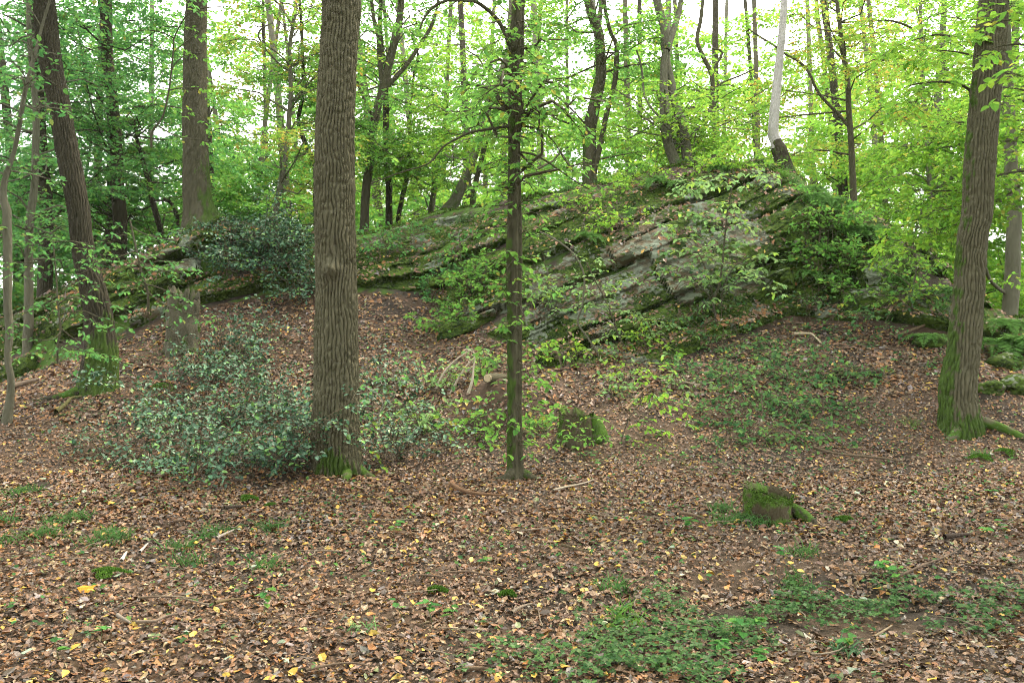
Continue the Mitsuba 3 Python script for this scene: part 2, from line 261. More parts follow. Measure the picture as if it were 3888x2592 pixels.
def foliage(key, P1, rng, green, leafL=0.095, s2=0.16, f2=0.42, s3=0.088, f3=0.55, ls=0.043, form='kite', droop=0.12, twig_r=0.006, twig_col=(0.07, 0.058, 0.042), mat='leaf_mat', tilt=0.35, t0=0.15, wl=0.62, name='crown', skip_twigs=False, hang=0.15, spread=0.25):
    P2 = children(P1, s2, f2, 0.9, droop, rng, t0=t0, tilt=tilt * 0.6); P3_ = children(P2, s3, f3, 0.85, droop, rng, t0=0.1, tilt=tilt * 0.8, K=3)
    parts = [leaves_on(P2, ls * 1.3, rng, 0.2, tilt, hang), leaves_on(P3_, ls, rng, 0.1, tilt, hang)]
    S, A, N = (np.vstack([x[i] for x in parts]) for i in range(3)); n = len(S)
    L = leafL * rng.uniform(0.65, 1.2, n); col = tint(rng, n, *GREENS[green], spread=spread) if isinstance(green, str) else tint(rng, n, *green, spread=spread)
    h = Heap(); h.add(*leaf_mesh(S, A, N, L, L * wl * rng.uniform(0.85, 1.15, n), col, form)); h.put(key, name, mat)
    if not skip_twigs:
        h = Heap(); h.add(*tubes(P2[:, ::3] if P2.shape[1] == 4 else P2, twig_r, twig_r * 0.4), twig_col); near = form == 'oval'; h.add(*tubes(P3_[:, ::2], twig_r * 0.5, twig_r * 0.25), twig_col) if near else None; h.put(key, 'twigs', 'wood_mat', kind='stuff')
    return n
NLEAF = {}
def tree(name, label, px, d=None, bark='brown', style='smooth', amp=0.01, sides=14, step=0.12, topz=13.0, group=None, limbs=(), crown=None, moss=None, flare=None, seed=1, knob=None, lean=0.0, base_drop=0.35, shoots=None, roots=(), cat='tree', limb_d=0.25, color=None):
    """px: (u, v, width in pixels) from the foot up; the trunk then goes on above the picture."""
    rng = np.random.default_rng(seed + 100); key = thing(name, label, cat, group)
    if d is None: d = hit(px[0][0], px[0][1]) @ FWD - EYEP @ FWD
    pts = [at(u, v, d + lean * i / len(px)) for i, (u, v, w) in enumerate(px)]; rad = [w / 2 / F * d for *_, w in px]
    b = pts[0].copy(); g = gh(b[0], b[1]); foot = np.array([b[0] + (b[0] - pts[1][0]) * 0.1, b[1], min(b[2], g) - base_drop]) if base_drop > -5 else b - [0, 0, 0.05]
    pts.insert(0, foot); rad.insert(0, rad[0] * 1.12)
    if topz > pts[-1][2] + 0.5:
        dirn = unit(pts[-1] - pts[-2]) * [0.6, 0.6, 1]; up = topz - pts[-1][2]
        for k in (0.4, 0.75, 1.0): pts.append(pts[len(px)] + dirn / max(dirn[2], 0.5) * up * k + rng.normal(0, 0.05, 3)); rad.append(rad[len(px)] * (1 - 0.85 * k) + 0.01)
    v, f, col = stem(pts, rad, sides, step, style, amp, color or BARK[bark], moss, flare, seed, knob)
    part(key, 'trunk', (v, f), 'bark_mat' if style != 'furrow' or sides < 40 else 'wood_mat', True, col)
    path, pr, t = smooth_path(pts, rad, 0.1); P1 = []
    for j, limb in enumerate(limbs):
        off = rng.uniform(-limb_d, limb_d) * 2; k = len(limb)
        lp = np.array([at(u, v_, d + off * (i / max(k - 1, 1)) + lean * 0.5) for i, (u, v_, w) in enumerate(limb)]); lr = [max(w / 2 / F * d, 0.006) for *_, w in limb]
        if limb[-1][1] < 8: lp = np.vstack([lp, lp[-1] + unit(lp[-1] - lp[-2]) * 1.6 + [0, 0, 0.3]]); lr.append(lr[-1] * 0.4)
        lv, lf, lc = stem(lp, lr, max(6, sides // 2), step, 'smooth' if style == 'furrow' else style, amp * 0.6, color or BARK[bark], None, None, seed + j)
        part(key, 'limb', (lv, lf), 'bark_mat', True, lc); lq, _, _ = smooth_path(lp, lr, 0.3)
        if crown:
            n = max(2, int(len(lq) * 0.6)); ii = rng.integers(len(lq) // 3, len(lq), n); az = rng.uniform(0, 2 * np.pi, n)
            P1.append(bend(lq[ii], np.stack([np.cos(az), np.sin(az), rng.uniform(-0.1, 0.5, n)], 1), rng.uniform(0.5, 1.0, n) * crown['len'] * 0.7, crown.get('droop', 0.15), 6, rng))
    if shoots:
        n = shoots[0]; z = rng.uniform(shoots[1], shoots[2], n); ii = np.searchsorted(path[:, 2], z).clip(0, len(path) - 1); az = rng.uniform(0, 2 * np.pi, n)
        P1.append(bend(path[ii], np.stack([np.cos(az), np.sin(az), rng.uniform(-0.2, 0.7, n)], 1), shoots[3] * rng.uniform(0.4, 1.4, n), 0.3, 6, rng))
        h = Heap(); h.add(*tubes(P1[-1], 0.005, 0.002), (0.08, 0.066, 0.048)); h.put(key, 'shoots', 'wood_mat', kind='stuff')
    for az, ln, r0, ma in roots:
        bp = path[np.searchsorted(path[:, 2], gh(b[0], b[1]) + 0.05).clip(0, len(path) - 1)]; rr_ = pr[5]; o = np.array([math.cos(az), math.sin(az), 0.0]); rp = []
        for m_, zz in ((0.3, 0.28), (0.75, 0.15), (1.15, 0.05), (1.6, 0.0), (2.0, -0.06)):
            e_ = bp + o * (rr_ * 0.5 + ln * (m_ - 0.3) / 1.7) + np.array([-o[1], o[0], 0]) * 0.12 * ln * math.sin(m_ * 2.2); rp.append([e_[0], e_[1], gh(e_[0], e_[1]) + zz * r0 * 6])
        v, f, cc = stem(rp, [r0 * 1.15, r0, r0 * 0.85, r0 * 0.6, r0 * 0.3], 16, 0.03, 'smooth', r0 * 0.2, color or BARK[bark], None, None, seed + 31); e = meshkit.fbm(v * 11, 3, seed)[:, None]
        part(key, 'root', (v, f), 'bark_mat', True, np.where(e > 1 - ma, np.array([0.05, 0.095, 0.014]) * (0.5 + meshkit.fbm(v * 45, 2, 3)[:, None]), cc))
    if crown:
        n = int(crown['n'] * 1.5); z = rng.uniform(crown['z0'], crown['z1'], n); ii = np.searchsorted(path[:, 2], np.minimum(z, path[-1, 2] - 0.05)).clip(0, len(path) - 1); az = rng.uniform(0, 2 * np.pi, n) if 'az' not in crown else rng.normal(crown['az'], crown.get('azs', 0.6), n)
        rel = (z - crown['z0']) / max(crown['z1'] - crown['z0'], 0.1)
        P = bend(path[ii], np.stack([np.cos(az), np.sin(az), rng.uniform(0.2, 1.0, n) + 0.3 * rel], 1), crown['len'] * rng.uniform(0.6, 1.15, n) * (1.1 - 0.45 * rel), crown.get('droop', 0.42), 6, rng, 0.16)
        h = Heap(); h.add(*tubes(P, np.minimum(0.02, pr[ii] * 0.45), 0.004, 4), np.array(BARK[bark]).mean(0)); h.put(key, 'branches', 'wood_mat', kind='stuff'); P1.append(P)
        NLEAF[key] = foliage(key, np.vstack(P1), rng, crown['green'], skip_twigs=d > 23, **{k: v for k, v in crown.items() if k in ('leafL', 's2', 'f2', 's3', 'f3', 'ls', 'form', 'tilt', 't0', 'wl', 'hang')})
    return key

# ------------------------------------------------------------------ the trees one can tell apart
def P(fn, *pts): return [(*fn(x, y), w * 1024 / 3888) for x, y, w in pts]     # crop pixels, widths in photograph pixels
Q = lambda *pts: [(*q(x, y), w * 0.43537) for x, y, w in pts]
tree('oak_tree', 'thick straight oak trunk with furrowed grey brown bark and a burl, nearest to the viewer',
     Q((771, 1085, 112), (771, 1000, 106), (773, 850, 100), (772, 620, 90), (768, 450, 86), (769, 300, 84), (776, 150, 83), (784, 0, 83)), bark='oak', style='furrow', amp=0.024, sides=260, step=0.018, topz=6.2,
     moss=[(0.75, -1.2, 1.6, 0.9), (0.45, -2.6, 1.0, 0.8)], flare=(0.22, 0.22, 4, 0.8), seed=1, roots=((-1.1, 0.35, 0.06, 0.6), (-0.3, 0.4, 0.06, 0.55)), knob=(2.07, -1.62, 0.075, 0.075))
tree('hornbeam_tree', 'slender fluted tree with leafy shoots along its stem, standing in front of the rock face',
     Q((1183, 1100, 42), (1183, 1060, 30), (1183, 950, 28), (1183, 800, 29), (1181, 640, 31), (1181, 540, 30), (1180, 400, 25), (1183, 250, 26), (1186, 100, 30), (1190, 0, 26)), bark='brown', style='flute', amp=0.026, sides=56, step=0.03, topz=7.5,
     moss=[(0.5, -1.5, 3.2, 0.6), (9, -2.6, 1.3, 0.55)], flare=(0.5, 0.14, 3, 0.6), seed=2, roots=((-0.4, 0.30, 0.045, 0.4), (-2.5, 0.22, 0.05, 0.4), (3.5, 0.25, 0.04, 0.3)),
     limbs=[P(CB, (1870, 480, 14), (1800, 300, 14), (1742, 160, 14), (1640, 50, 13), (1560, 5, 12), (1420, 0, 10), (1300, 45, 9), (1210, 190, 7)),
            P(CB, (1830, 830, 10), (1720, 845, 10), (1560, 870, 9), (1455, 915, 8), (1370, 965, 7), (1265, 1080, 6), (1110, 1130, 5), (880, 1215, 4)),
            P(CC, (125, 1005, 8), (200, 1015, 8), (280, 1050, 7), (400, 1130, 5), (500, 1200, 4), (590, 1250, 3)),
            P(CC, (130, 830, 7), (230, 845, 6), (330, 910, 5), (430, 1060, 4), (520, 1180, 3))],
     crown=dict(n=16, z0=2.6, z1=5.4, len=1.2, green='mid', leafL=0.075, s2=0.13, s3=0.08, ls=0.04, form='oval'), shoots=(170, 0.2, 4.6, 0.34))
tree('oak_tree', 'dark leaning oak trunk with a thick mossy foot at the left edge of the slope',
     P(CE, (650, 1180, 150), (655, 1080, 132), (665, 900, 116), (652, 700, 100), (610, 500, 90), (575, 380, 82), (540, 180, 78), (520, 0, 77)) + P(CA, (475, 1150, 78), (425, 890, 76), (385, 650, 76), (330, 380, 77), (292, 0, 76)), bark='dark', style='furrow', amp=0.022, sides=100, step=0.04, topz=13,
     moss=[(1.7, -0.8, 1.7, 1.0), (0.9, -2.0, 2.0, 0.9)], flare=(0.25, 0.3, 4, 0.2), seed=3, roots=((-2.6, 0.7, 0.07, 0.5),),
     crown=dict(n=22, z0=6.6, z1=11, len=3.0, green='cool', leafL=0.11, droop=0.25))
tree('oak_tree', 'grey brown oak rooted on top of the left rock hump, its flared base mossy',
     P(CA, (1345, 1530, 170), (1330, 1450, 135), (1305, 1300, 102), (1295, 1100, 96), (1292, 900, 90), (1290, 600, 86), (1290, 400, 82), (1295, 150, 78), (1300, 0, 76)), d=17.4, bark='brown', style='furrow', amp=0.02, sides=80, step=0.05, topz=14,
     moss=[(2.0, -0.2, 1.3, 1.0), (0.8, -1.6, 1.2, 0.7)], flare=(0.35, 0.35, 5, 0.4), seed=4, crown=dict(n=22, z0=7.6, z1=12, len=2.8, green='cool', leafL=0.11, droop=0.25))
tree('oak_tree', 'thick furrowed oak trunk with a bright mossy foot at the right of the clearing',
     P(CH, (1318, 1440, 152), (1315, 1380, 142), (1305, 1200, 130), (1345, 900, 114), (1372, 600, 104), (1392, 300, 102), (1405, 150, 102)) + P(CD, (1432, 1400, 104), (1448, 1100, 104), (1480, 700, 104), (1512, 400, 104), (1540, 0, 97)), bark='oak', style='furrow', amp=0.022, sides=200, step=0.024, topz=7.5,
     moss=[(0.55, -1.5, 3.3, 1.3), (2.2, -2.9, 1.0, 1.0), (1.0, -0.2, 0.9, 0.8), (6.5, -2.9, 0.7, 0.62)], flare=(0.28, 0.2, 4, 0.9), seed=5, roots=((-0.55, 0.8, 0.06, 0.55), (-2.3, 0.3, 0.07, 0.6)), crown=dict(n=14, z0=5.4, z1=9, len=2.6, green='bright', leafL=0.09))
tree('beech_tree', 'dark brown two stemmed tree on the ridge left of the bare rock',
     P(CC, (592, 1215, 56), (590, 1050, 50), (588, 880, 50), (615, 730, 46), (640, 620, 44), (665, 480, 40), (655, 250, 38), (600, 80, 36), (580, 0, 34)), d=17.3, bark='brown', style='smooth', amp=0.012, sides=28, moss=[(3.4, -2.8, 1.0, 0.75)], seed=6, topz=13,
     limbs=[P(CC, (612, 1180, 24), (640, 1040, 22), (670, 920, 20), (700, 760, 19), (745, 600, 19), (768, 430, 20), (770, 300, 17), (735, 230, 15), (700, 100, 14), (685, 0, 14)), P(CC, (552, 860, 12), (500, 830, 9), (410, 800, 7), (330, 760, 6), (275, 690, 5))],
     crown=dict(n=20, z0=4.6, z1=11, len=2.6, green='mid'))
tree('beech_tree', 'smooth grey beech with crossing stems above the bare rock face',
     P(CC, (1160, 1090, 44), (1120, 980, 40), (1095, 860, 38), (1083, 720, 36), (1080, 560, 32), (1080, 450, 28), (1090, 330, 24)), d=16.6, bark='grey', amp=0.012, sides=26, seed=7, topz=5.2,
     limbs=[P(CC, (1262, 1180, 60), (1240, 1080, 46), (1228, 960, 38), (1215, 860, 36), (1190, 780, 36), (1155, 680, 30), (1125, 520, 30), (1095, 390, 34), (1085, 200, 32), (1060, 100, 32), (1035, 0, 30)), P(CC, (1105, 330, 22), (1140, 210, 24), (1170, 120, 22), (1195, 0, 20)),
            P(CC, (1055, 775, 9), (990, 700, 8), (950, 620, 8), (935, 460, 8), (900, 330, 6)), P(CC, (1055, 800, 7), (1000, 830, 5), (930, 870, 5), (840, 920, 4))],
     crown=dict(n=14, z0=4.6, z1=5.3, len=2.0, green='bright'))
pale = tree('birch_tree', 'pale grey white trunk rising from a dark gnarled foot on the peak of the rock',
     P(CD, (108, 960, 46), (82, 880, 42), (92, 740, 38), (115, 500, 32), (135, 300, 28), (150, 100, 26), (158, 0, 25)), d=15.9, bark='white', amp=0.012, sides=26, seed=8, topz=12, base_drop=-9)
fp = [at(u, v, 15.88) for u, v, w in P(CD, (168, 1230, 0), (156, 1130, 0), (138, 1040, 0), (116, 965, 0), (92, 900, 0))]
v, f, col = stem(fp, [0.24, 0.17, 0.13, 0.105, 0.068], 40, 0.03, 'smooth', 0.045, BARK['dark'], [(0.9, -1.6, 3, 0.7)], (0.5, 0.2, 3, 1.0), 88); part(pale, 'foot', (v, f), 'bark_mat', True, col)
tree('beech_tree', 'slim dark trunk with a long bare branch to the left, right of the rock peak',
     P(CD, (615, 1330, 26), (608, 1150, 24), (598, 930, 22), (583, 720, 20), (575, 520, 19), (545, 350, 19), (528, 200, 16), (505, 0, 15)), d=18.0, bark='brown', sides=16, seed=9, topz=11,
     limbs=[P(CD, (575, 830, 13), (530, 770, 12), (460, 700, 12), (375, 600, 11), (320, 480, 10), (260, 410, 10), (170, 360, 9), (90, 300, 8), (0, 245, 7), (-80, 190, 6)), P(CD, (515, 150, 8), (600, 145, 7), (700, 140, 7), (830, 135, 8), (1000, 185, 9))],
     crown=dict(n=16, z0=4.8, z1=9, len=2.4, green='autumn'))
tree('beech_tree', 'thin curving dark tree between the grey beech and the pale trunk',
     P(CC, (1285, 990, 18), (1320, 910, 18), (1365, 780, 18), (1405, 660, 18), (1402, 520, 18), (1340, 370, 16), (1300, 260, 15), (1325, 130, 14), (1338, 0, 13)), d=18.8, bark='brown', sides=14, seed=10, topz=11, limbs=[P(CC, (1400, 500, 11), (1425, 430, 11), (1470, 345, 10), (1400, 320, 6)), P(CC, (1408, 590, 7), (1480, 540, 7), (1560, 510, 6), (1680, 455, 5))],
     crown=dict(n=16, z0=4.2, z1=10, len=2.4, green='bright'))
tree('beech_tree', 'forked tree with dark spreading limbs behind the nearest oak trunk',
     P(CB, (842, 1520, 36), (850, 1300, 34), (880, 1050, 32), (895, 900, 32), (925, 730, 32), (960, 600, 30), (985, 500, 30), (1010, 400, 32), (1045, 260, 32), (1075, 130, 26), (1085, 0, 24)), d=20.5, bark='brown', sides=20, seed=11, topz=13,
     limbs=[P(CB, (968, 600, 20), (1040, 520, 18), (1120, 430, 16), (1200, 310, 15), (1290, 160, 13), (1320, 60, 9), (1330, 0, 8)), P(CB, (960, 590, 18), (952, 480, 18), (945, 380, 20), (935, 230, 18), (905, 130, 14), (890, 0, 12)), P(CB, (905, 780, 13), (860, 700, 12), (825, 620, 11), (795, 540, 10))],
     crown=dict(n=18, z0=4.4, z1=10.5, len=2.8, green='mid'))
tree('beech_tree', 'dark upright trunk just right of the forked tree', P(CB, (1005, 1470, 28), (1005, 1250, 26), (982, 1000, 23), (985, 850, 24), (985, 680, 22), (975, 500, 20)), d=22, bark='dark', sides=14, seed=12, topz=11, crown=dict(n=14, z0=4.8, z1=10, len=2.6, green='mid'))
tree('beech_tree', 'thin dark trunk leaning right beside the dark upright one', P(CB, (1065, 1470, 18), (1095, 1300, 18), (1125, 1150, 18), (1140, 980, 14), (1145, 800, 12), (1170, 500, 9)), d=22.5, bark='dark', sides=12, seed=13, topz=9, crown=dict(n=12, z0=4.4, z1=9, len=2.2, green='bright'))
tree('beech_tree', 'grey trunk leaning strongly to the right left of the slender fluted tree', P(CB, (1380, 1430, 64), (1440, 1330, 46), (1490, 1220, 38), (1545, 1090, 34), (1585, 960, 32), (1640, 800, 32), (1690, 660, 30), (1760, 450, 26), (1840, 180, 22)), d=19.5, bark='grey', sides=20, seed=14, topz=9.5, moss=[(1.4, -1.5, 2, 0.6)], crown=dict(n=14, z0=5, z1=9, len=2.4, green='bright'))
tree('beech_tree', 'brown trunk leaning right just behind the grey leaning trunk', P(CB, (1560, 1330, 22), (1580, 1200, 21), (1610, 1080, 20), (1640, 960, 18), (1680, 850, 16), (1730, 690, 14)), d=21, bark='brown', sides=12, seed=15, topz=8, crown=dict(n=12, z0=4.4, z1=8, len=2.2, green='mid'))
tree('beech_tree', 'short pale trunk seen among leaves left of the grey leaning trunk', P(CB, (1280, 1460, 24), (1300, 1280, 22), (1320, 1100, 20), (1345, 950, 16), (1390, 700, 12)), d=22, bark='grey', sides=12, seed=16, topz=8, crown=dict(n=12, z0=4, z1=8, len=2.2, green='bright'))
tree('beech_tree', 'slender grey tree forking near the top, between the humped oak and the nearest oak',
     P(CB, (255, 1440, 26), (290, 1200, 22), (325, 1010, 20), (345, 760, 18), (355, 600, 16), (352, 480, 15), (350, 300, 13), (370, 170, 15), (385, 60, 14), (392, 0, 13)), d=18.5, bark='grey', sides=14, seed=17, topz=9,
     limbs=[P(CB, (352, 470, 9), (290, 430, 8), (230, 370, 8), (180, 310, 8), (140, 230, 7), (240, 150, 6)), P(CB, (370, 440, 8), (430, 395, 8), (490, 365, 7), (560, 340, 6)), P(CB, (370, 170, 10), (330, 110, 9), (290, 40, 8), (250, 0, 8))],
     crown=dict(n=15, z0=3.4, z1=8, len=2.2, green='autumn'))
tree('beech_tree', 'dark inclined trunk partly hidden behind the nearest oak on its left', P(CB, (520, 1120, 22), (470, 990, 20), (430, 890, 18), (405, 800, 16), (440, 600, 14), (430, 300, 12)), d=20, bark='dark', sides=12, seed=18, topz=10, crown=dict(n=12, z0=4.4, z1=9, len=2.4, green='mid'))
tree('oak_tree', 'far dark trunk left of the leaning oak, reddish brown in its lower part', P(CE, (290, 640, 54), (300, 400, 54), (305, 200, 54), (300, 0, 56)) + P(CA, (295, 1300, 56), (275, 1050, 46), (265, 800, 40), (250, 500, 36), (230, 200, 34)), d=18, bark='dark', sides=20, seed=19, topz=12, crown=dict(n=24, z0=3.2, z1=10, len=2.2, green='cool'))
tree('hornbeam_tree', 'pale slim trunk between the far dark trunk and the picture edge', P(CE, (180, 900, 36), (190, 700, 34), (190, 450, 32), (190, 200, 30), (205, 0, 30)) + P(CA, (225, 1250, 28), (235, 1000, 26), (240, 760, 24), (215, 500, 20)), d=15.5, bark='grey', sides=16, seed=20, topz=8, crown=dict(n=18, z0=2.4, z1=7, len=1.7, green='cool', ls=0.05))
tree('hornbeam_tree', 'thin sinuous grey trunk at the extreme left of the slope', P(CE, (45, 1400, 40), (65, 1250, 30), (75, 1120, 26), (50, 980, 26), (62, 800, 28), (50, 600, 30), (50, 300, 34), (45, 0, 34)) + P(CA, (20, 1300, 26), (40, 1150, 20), (80, 1050, 16)), bark='grey', sides=16, seed=21, topz=5.5, crown=dict(n=12, z0=2.4, z1=5.4, len=1.1, green='cool', form='oval'))
tree('beech_tree', 'dark straight trunk behind the foliage between the leaning oak and the humped oak', P(CE, (790, 420, 56), (790, 200, 54)) + P(CA, (795, 1500, 52), (775, 1200, 50), (760, 900, 46), (735, 600, 42), (705, 300, 42), (700, 0, 42)), d=19, bark='dark', sides=16, seed=22, topz=12, crown=dict(n=26, z0=3.0, z1=10, len=3.0, green='cool'))
tree('beech_tree', 'brown trunk leaning left between the dark straight trunk and the rock hump', P(CE, (690, 440, 46), (700, 300, 40), (720, 150, 30), (730, 0, 24)), d=20.5, bark='brown', sides=12, seed=23, topz=7, crown=dict(n=18, z0=2.8, z1=7, len=2.4, green='mid'))
tree('beech_tree', 'thin leaning dark stem just left of the humped oak', P(CE, (1090, 240, 20), (1060, 120, 22)) + P(CA, (1010, 1330, 22), (980, 1200, 18), (930, 1000, 14)), d=19.5, bark='dark', sides=10, seed=24, topz=6, limbs=[P(CA, (1180, 1560, 14), (1175, 1450, 14), (1140, 1350, 14), (1080, 1310, 10))], crown=dict(n=16, z0=2.6, z1=6, len=2.2, green='mid'))
tree('oak_tree', 'pale brown trunk behind the mossy footed oak at the right edge', P(CH, (1640, 740, 66), (1650, 640, 56), (1665, 450, 55), (1670, 250, 52), (1680, 0, 50)) + P(CD, (1660, 1200, 48), (1655, 1050, 44), (1640, 700, 40), (1630, 350, 34)), d=15.5, bark='grey', sides=22, seed=25, topz=11, limbs=[P(CH, (1620, 540, 14), (1560, 500, 14), (1510, 440, 13), (1490, 380, 12))], crown=dict(n=22, z0=4.0, z1=10, len=2.6, green='bright'))
tree('beech_tree', 'faint thin trunk deep in the foliage left of the mossy footed oak', P(CD, (1120, 1400, 18), (1105, 1000, 18), (1085, 750, 18), (1075, 600, 18), (1060, 200, 14)), d=21, bark='grey', sides=12, seed=26, topz=10, crown=dict(n=24, z0=3.0, z1=9, len=2.6, green='bright'))

# the crowns of the wood round and above the clearing: they shade it, and stand outside the picture
for i, (x, y, r) in enumerate([(-4.6, 1.2, .22), (3.6, -2.2, .2), (-0.8, -6.5, .24), (7.6, 2.6, .22), (-8.6, 5.2, .22), (-6.5, -5.0, .2), (7.5, -6.5, .2), (10.8, 8.6, .22), (-12.5, 9.5, .22), (-12, -1, .2), (12.5, -1, .2), (1.5, -11, .2), (-7, -11, .2), (9, -11, .2), (-3.5, -8.5, .2), (4.5, -9, .2)]):
    rb = np.random.default_rng(800 + i); key = thing('oak_tree', 'oak of the surrounding wood that stands outside the picture', 'tree', 'oaks round the clearing'); z0 = gh(x, y)
    v, f, col = stem([[x, y, z0 - 0.3], [x + .1, y, z0 + 4], [x, y + .1, z0 + 9], [x, y, z0 + 13]], [r * 1.2, r, r * .8, .04], 16, 0.15, 'smooth', 0.01, BARK['brown'], None, (0.3, 0.3, 4, 0), i); part(key, 'trunk', (v, f), 'bark_mat', True, col)
    n = 30; zz = rb.uniform(6.2 if y > -1.5 else 2.2, 12, n); az = rb.uniform(0, 2 * np.pi, n); B = bend(np.stack([zz * 0 + x, zz * 0 + y, zz + z0], 1), np.stack([np.cos(az), np.sin(az), rb.uniform(0.2, 0.8, n)], 1), rb.uniform(3, 5, n) * (1.25 - np.maximum(zz - 6, 0) / 12), 0.2, 6, rb, 0.1)
    h = Heap(); h.add(*tubes(B, 0.05, 0.01, 4), (0.08, 0.065, 0.045)); h.put(key, 'branches', 'wood_mat', kind='stuff'); foliage(key, B, rb, 'mid', 0.32, 0.38, 0.42, 0.28, 0.5, 0.16, skip_twigs=True)

# far slender trees beyond the ridge, and understorey trees whose layered sprays fill the view
rng = np.random.default_rng(5)
for i, (u, d, g, n, z0, z1, ln) in enumerate([(20, 26, 'cool', 26, 2, 10, 3.2), (95, 24, 'cool', 26, 2, 10, 3.2), (150, 28, 'mid', 24, 1.5, 11, 3.2), (215, 26, 'mid', 22, 1.5, 7.6, 3), (250, 30, 'mid', 20, 1.5, 7.5, 3.2), (292, 25, 'mid', 20, 1.0, 6.2, 2.8), (330, 32, 'autumn', 22, 1, 11, 3.2),
                                              (385, 28, 'mid', 22, 1, 9.5, 3), (420, 34, 'mid', 22, 1, 11, 3.2), (470, 29, 'bright', 22, 1.5, 8.5, 3), (500, 36, 'mid', 22, 1.5, 12, 3.4), (545, 31, 'mid', 16, 1.5, 6.2, 3), (585, 36, 'bright', 14, 2, 6.2, 3), (630, 27, 'mid', 18, 2, 9.5, 2.8), (672, 33, 'bright', 20, 2, 11, 3),
                                              (715, 28, 'bright', 18, 2.5, 9.5, 2.8), (760, 34, 'autumn', 18, 2, 7.5, 3), (815, 30, 'autumn', 18, 2, 7.5, 2.8), (850, 25, 'bright', 22, 1.5, 8.5, 2.8), (890, 29, 'autumn', 24, 1.5, 11, 3), (930, 24, 'bright', 26, 1, 10, 3), (975, 22, 'bright', 26, 1, 9, 2.8), (1015, 26, 'bright', 26, 1, 10, 3)]
                                              + [(u, d, g, 30, 2, 15, 3.6) for u, d, g in ((235, 40, 'mid'), (268, 36, 'autumn'), (305, 41, 'mid'), (345, 43, 'bright'), (400, 44, 'mid'), (440, 40, 'bright'), (482, 45, 'mid'), (525, 40, 'bright'), (568, 43, 'mid'), (602, 46, 'bright'), (640, 38, 'bright'), (682, 42, 'bright'), (722, 45, 'autumn'), (762, 40, 'bright'), (842, 38, 'bright'), (885, 41, 'bright'), (950, 40, 'bright'))]):
    w = rng.uniform(6, 10) * min(1, 26 / d); s = rng.normal(0, 14)
    tree('beech_tree', 'slender tree far back in the woodland beyond the rock ridge', [(u, 300, w * 1.25), (u + s * 0.4, 180, w), (u + s, 60, w * .8), (u + s * 1.4, 0, w * .7)], d=d, bark=['dark', 'brown', 'grey'][i % 3], sides=10, step=0.3, topz=z1 + 1, seed=40 + i, group='slender trees beyond the ridge',
         crown=dict(n=n, z0=z0, z1=z1, len=ln, green=g, leafL=0.006 * d, s2=0.0064 * d, f2=0.5, s3=0.0043 * d, f3=0.55, ls=0.0023 * d, wl=0.7))
for i, (u, d, hgt, wd, g) in enumerate([(10, 30, 3.4, 4.0, 'mid'), (70, 33, 3.8, 4.2, 'bright'), (130, 31, 3.4, 4, 'bright'), (190, 34, 3.6, 4.4, 'bright'), (250, 28, 3.0, 3.8, 'mid'), (310, 32, 3.2, 4, 'mid'), (370, 30, 3.4, 4, 'bright'), (430, 33, 3.6, 4.2, 'bright'), (490, 30, 3.4, 4, 'bright'), (550, 34, 3.8, 4.2, 'bright'),
                                        (610, 30, 3.6, 4, 'mid'), (860, 28, 3.4, 4, 'bright'), (920, 31, 3.6, 4.2, 'bright'), (975, 28, 3.2, 3.8, 'bright'), (1020, 31, 3.6, 4, 'bright'), (2, 24, 4.2, 4.4, 'mid'), (45, 25, 3.4, 4.0, 'mid'), (100, 25, 3.0, 3.8, 'mid'), (1005, 24, 4.0, 4.2, 'bright'), (950, 25, 3.4, 3.8, 'bright')]):
    rb = np.random.default_rng(200 + i); x = (u - 512) * d / F; z = gh(x, d); n = 32
    key = thing('woodland_bush', 'light green leafy bush in the hollow beyond the ridge', 'bush', 'leafy bushes beyond the ridge')
    az = rb.uniform(0, 2 * np.pi, n); el = rb.uniform(0.3, 1.4, n)
    B1 = bend(np.array([x, d, z]) + rb.normal(0, 0.25, (n, 3)) * [1, 1, 0], np.stack([np.cos(az) * np.cos(el) * wd / hgt * 1.1, np.sin(az) * np.cos(el), np.sin(el)], 1), hgt * rb.uniform(0.6, 1.15, n) * 1.15, 0.2, 6, rb)
    h = Heap(); h.add(*tubes(B1, 0.02, 0.006, 4), (0.08, 0.065, 0.045)); h.put(key, 'stems', 'wood_mat', kind='stuff')
    foliage(key, B1, rb, g, leafL=0.18, s2=0.25, f2=0.45, s3=0.15, f3=0.6, ls=0.09, skip_twigs=True, wl=0.7)

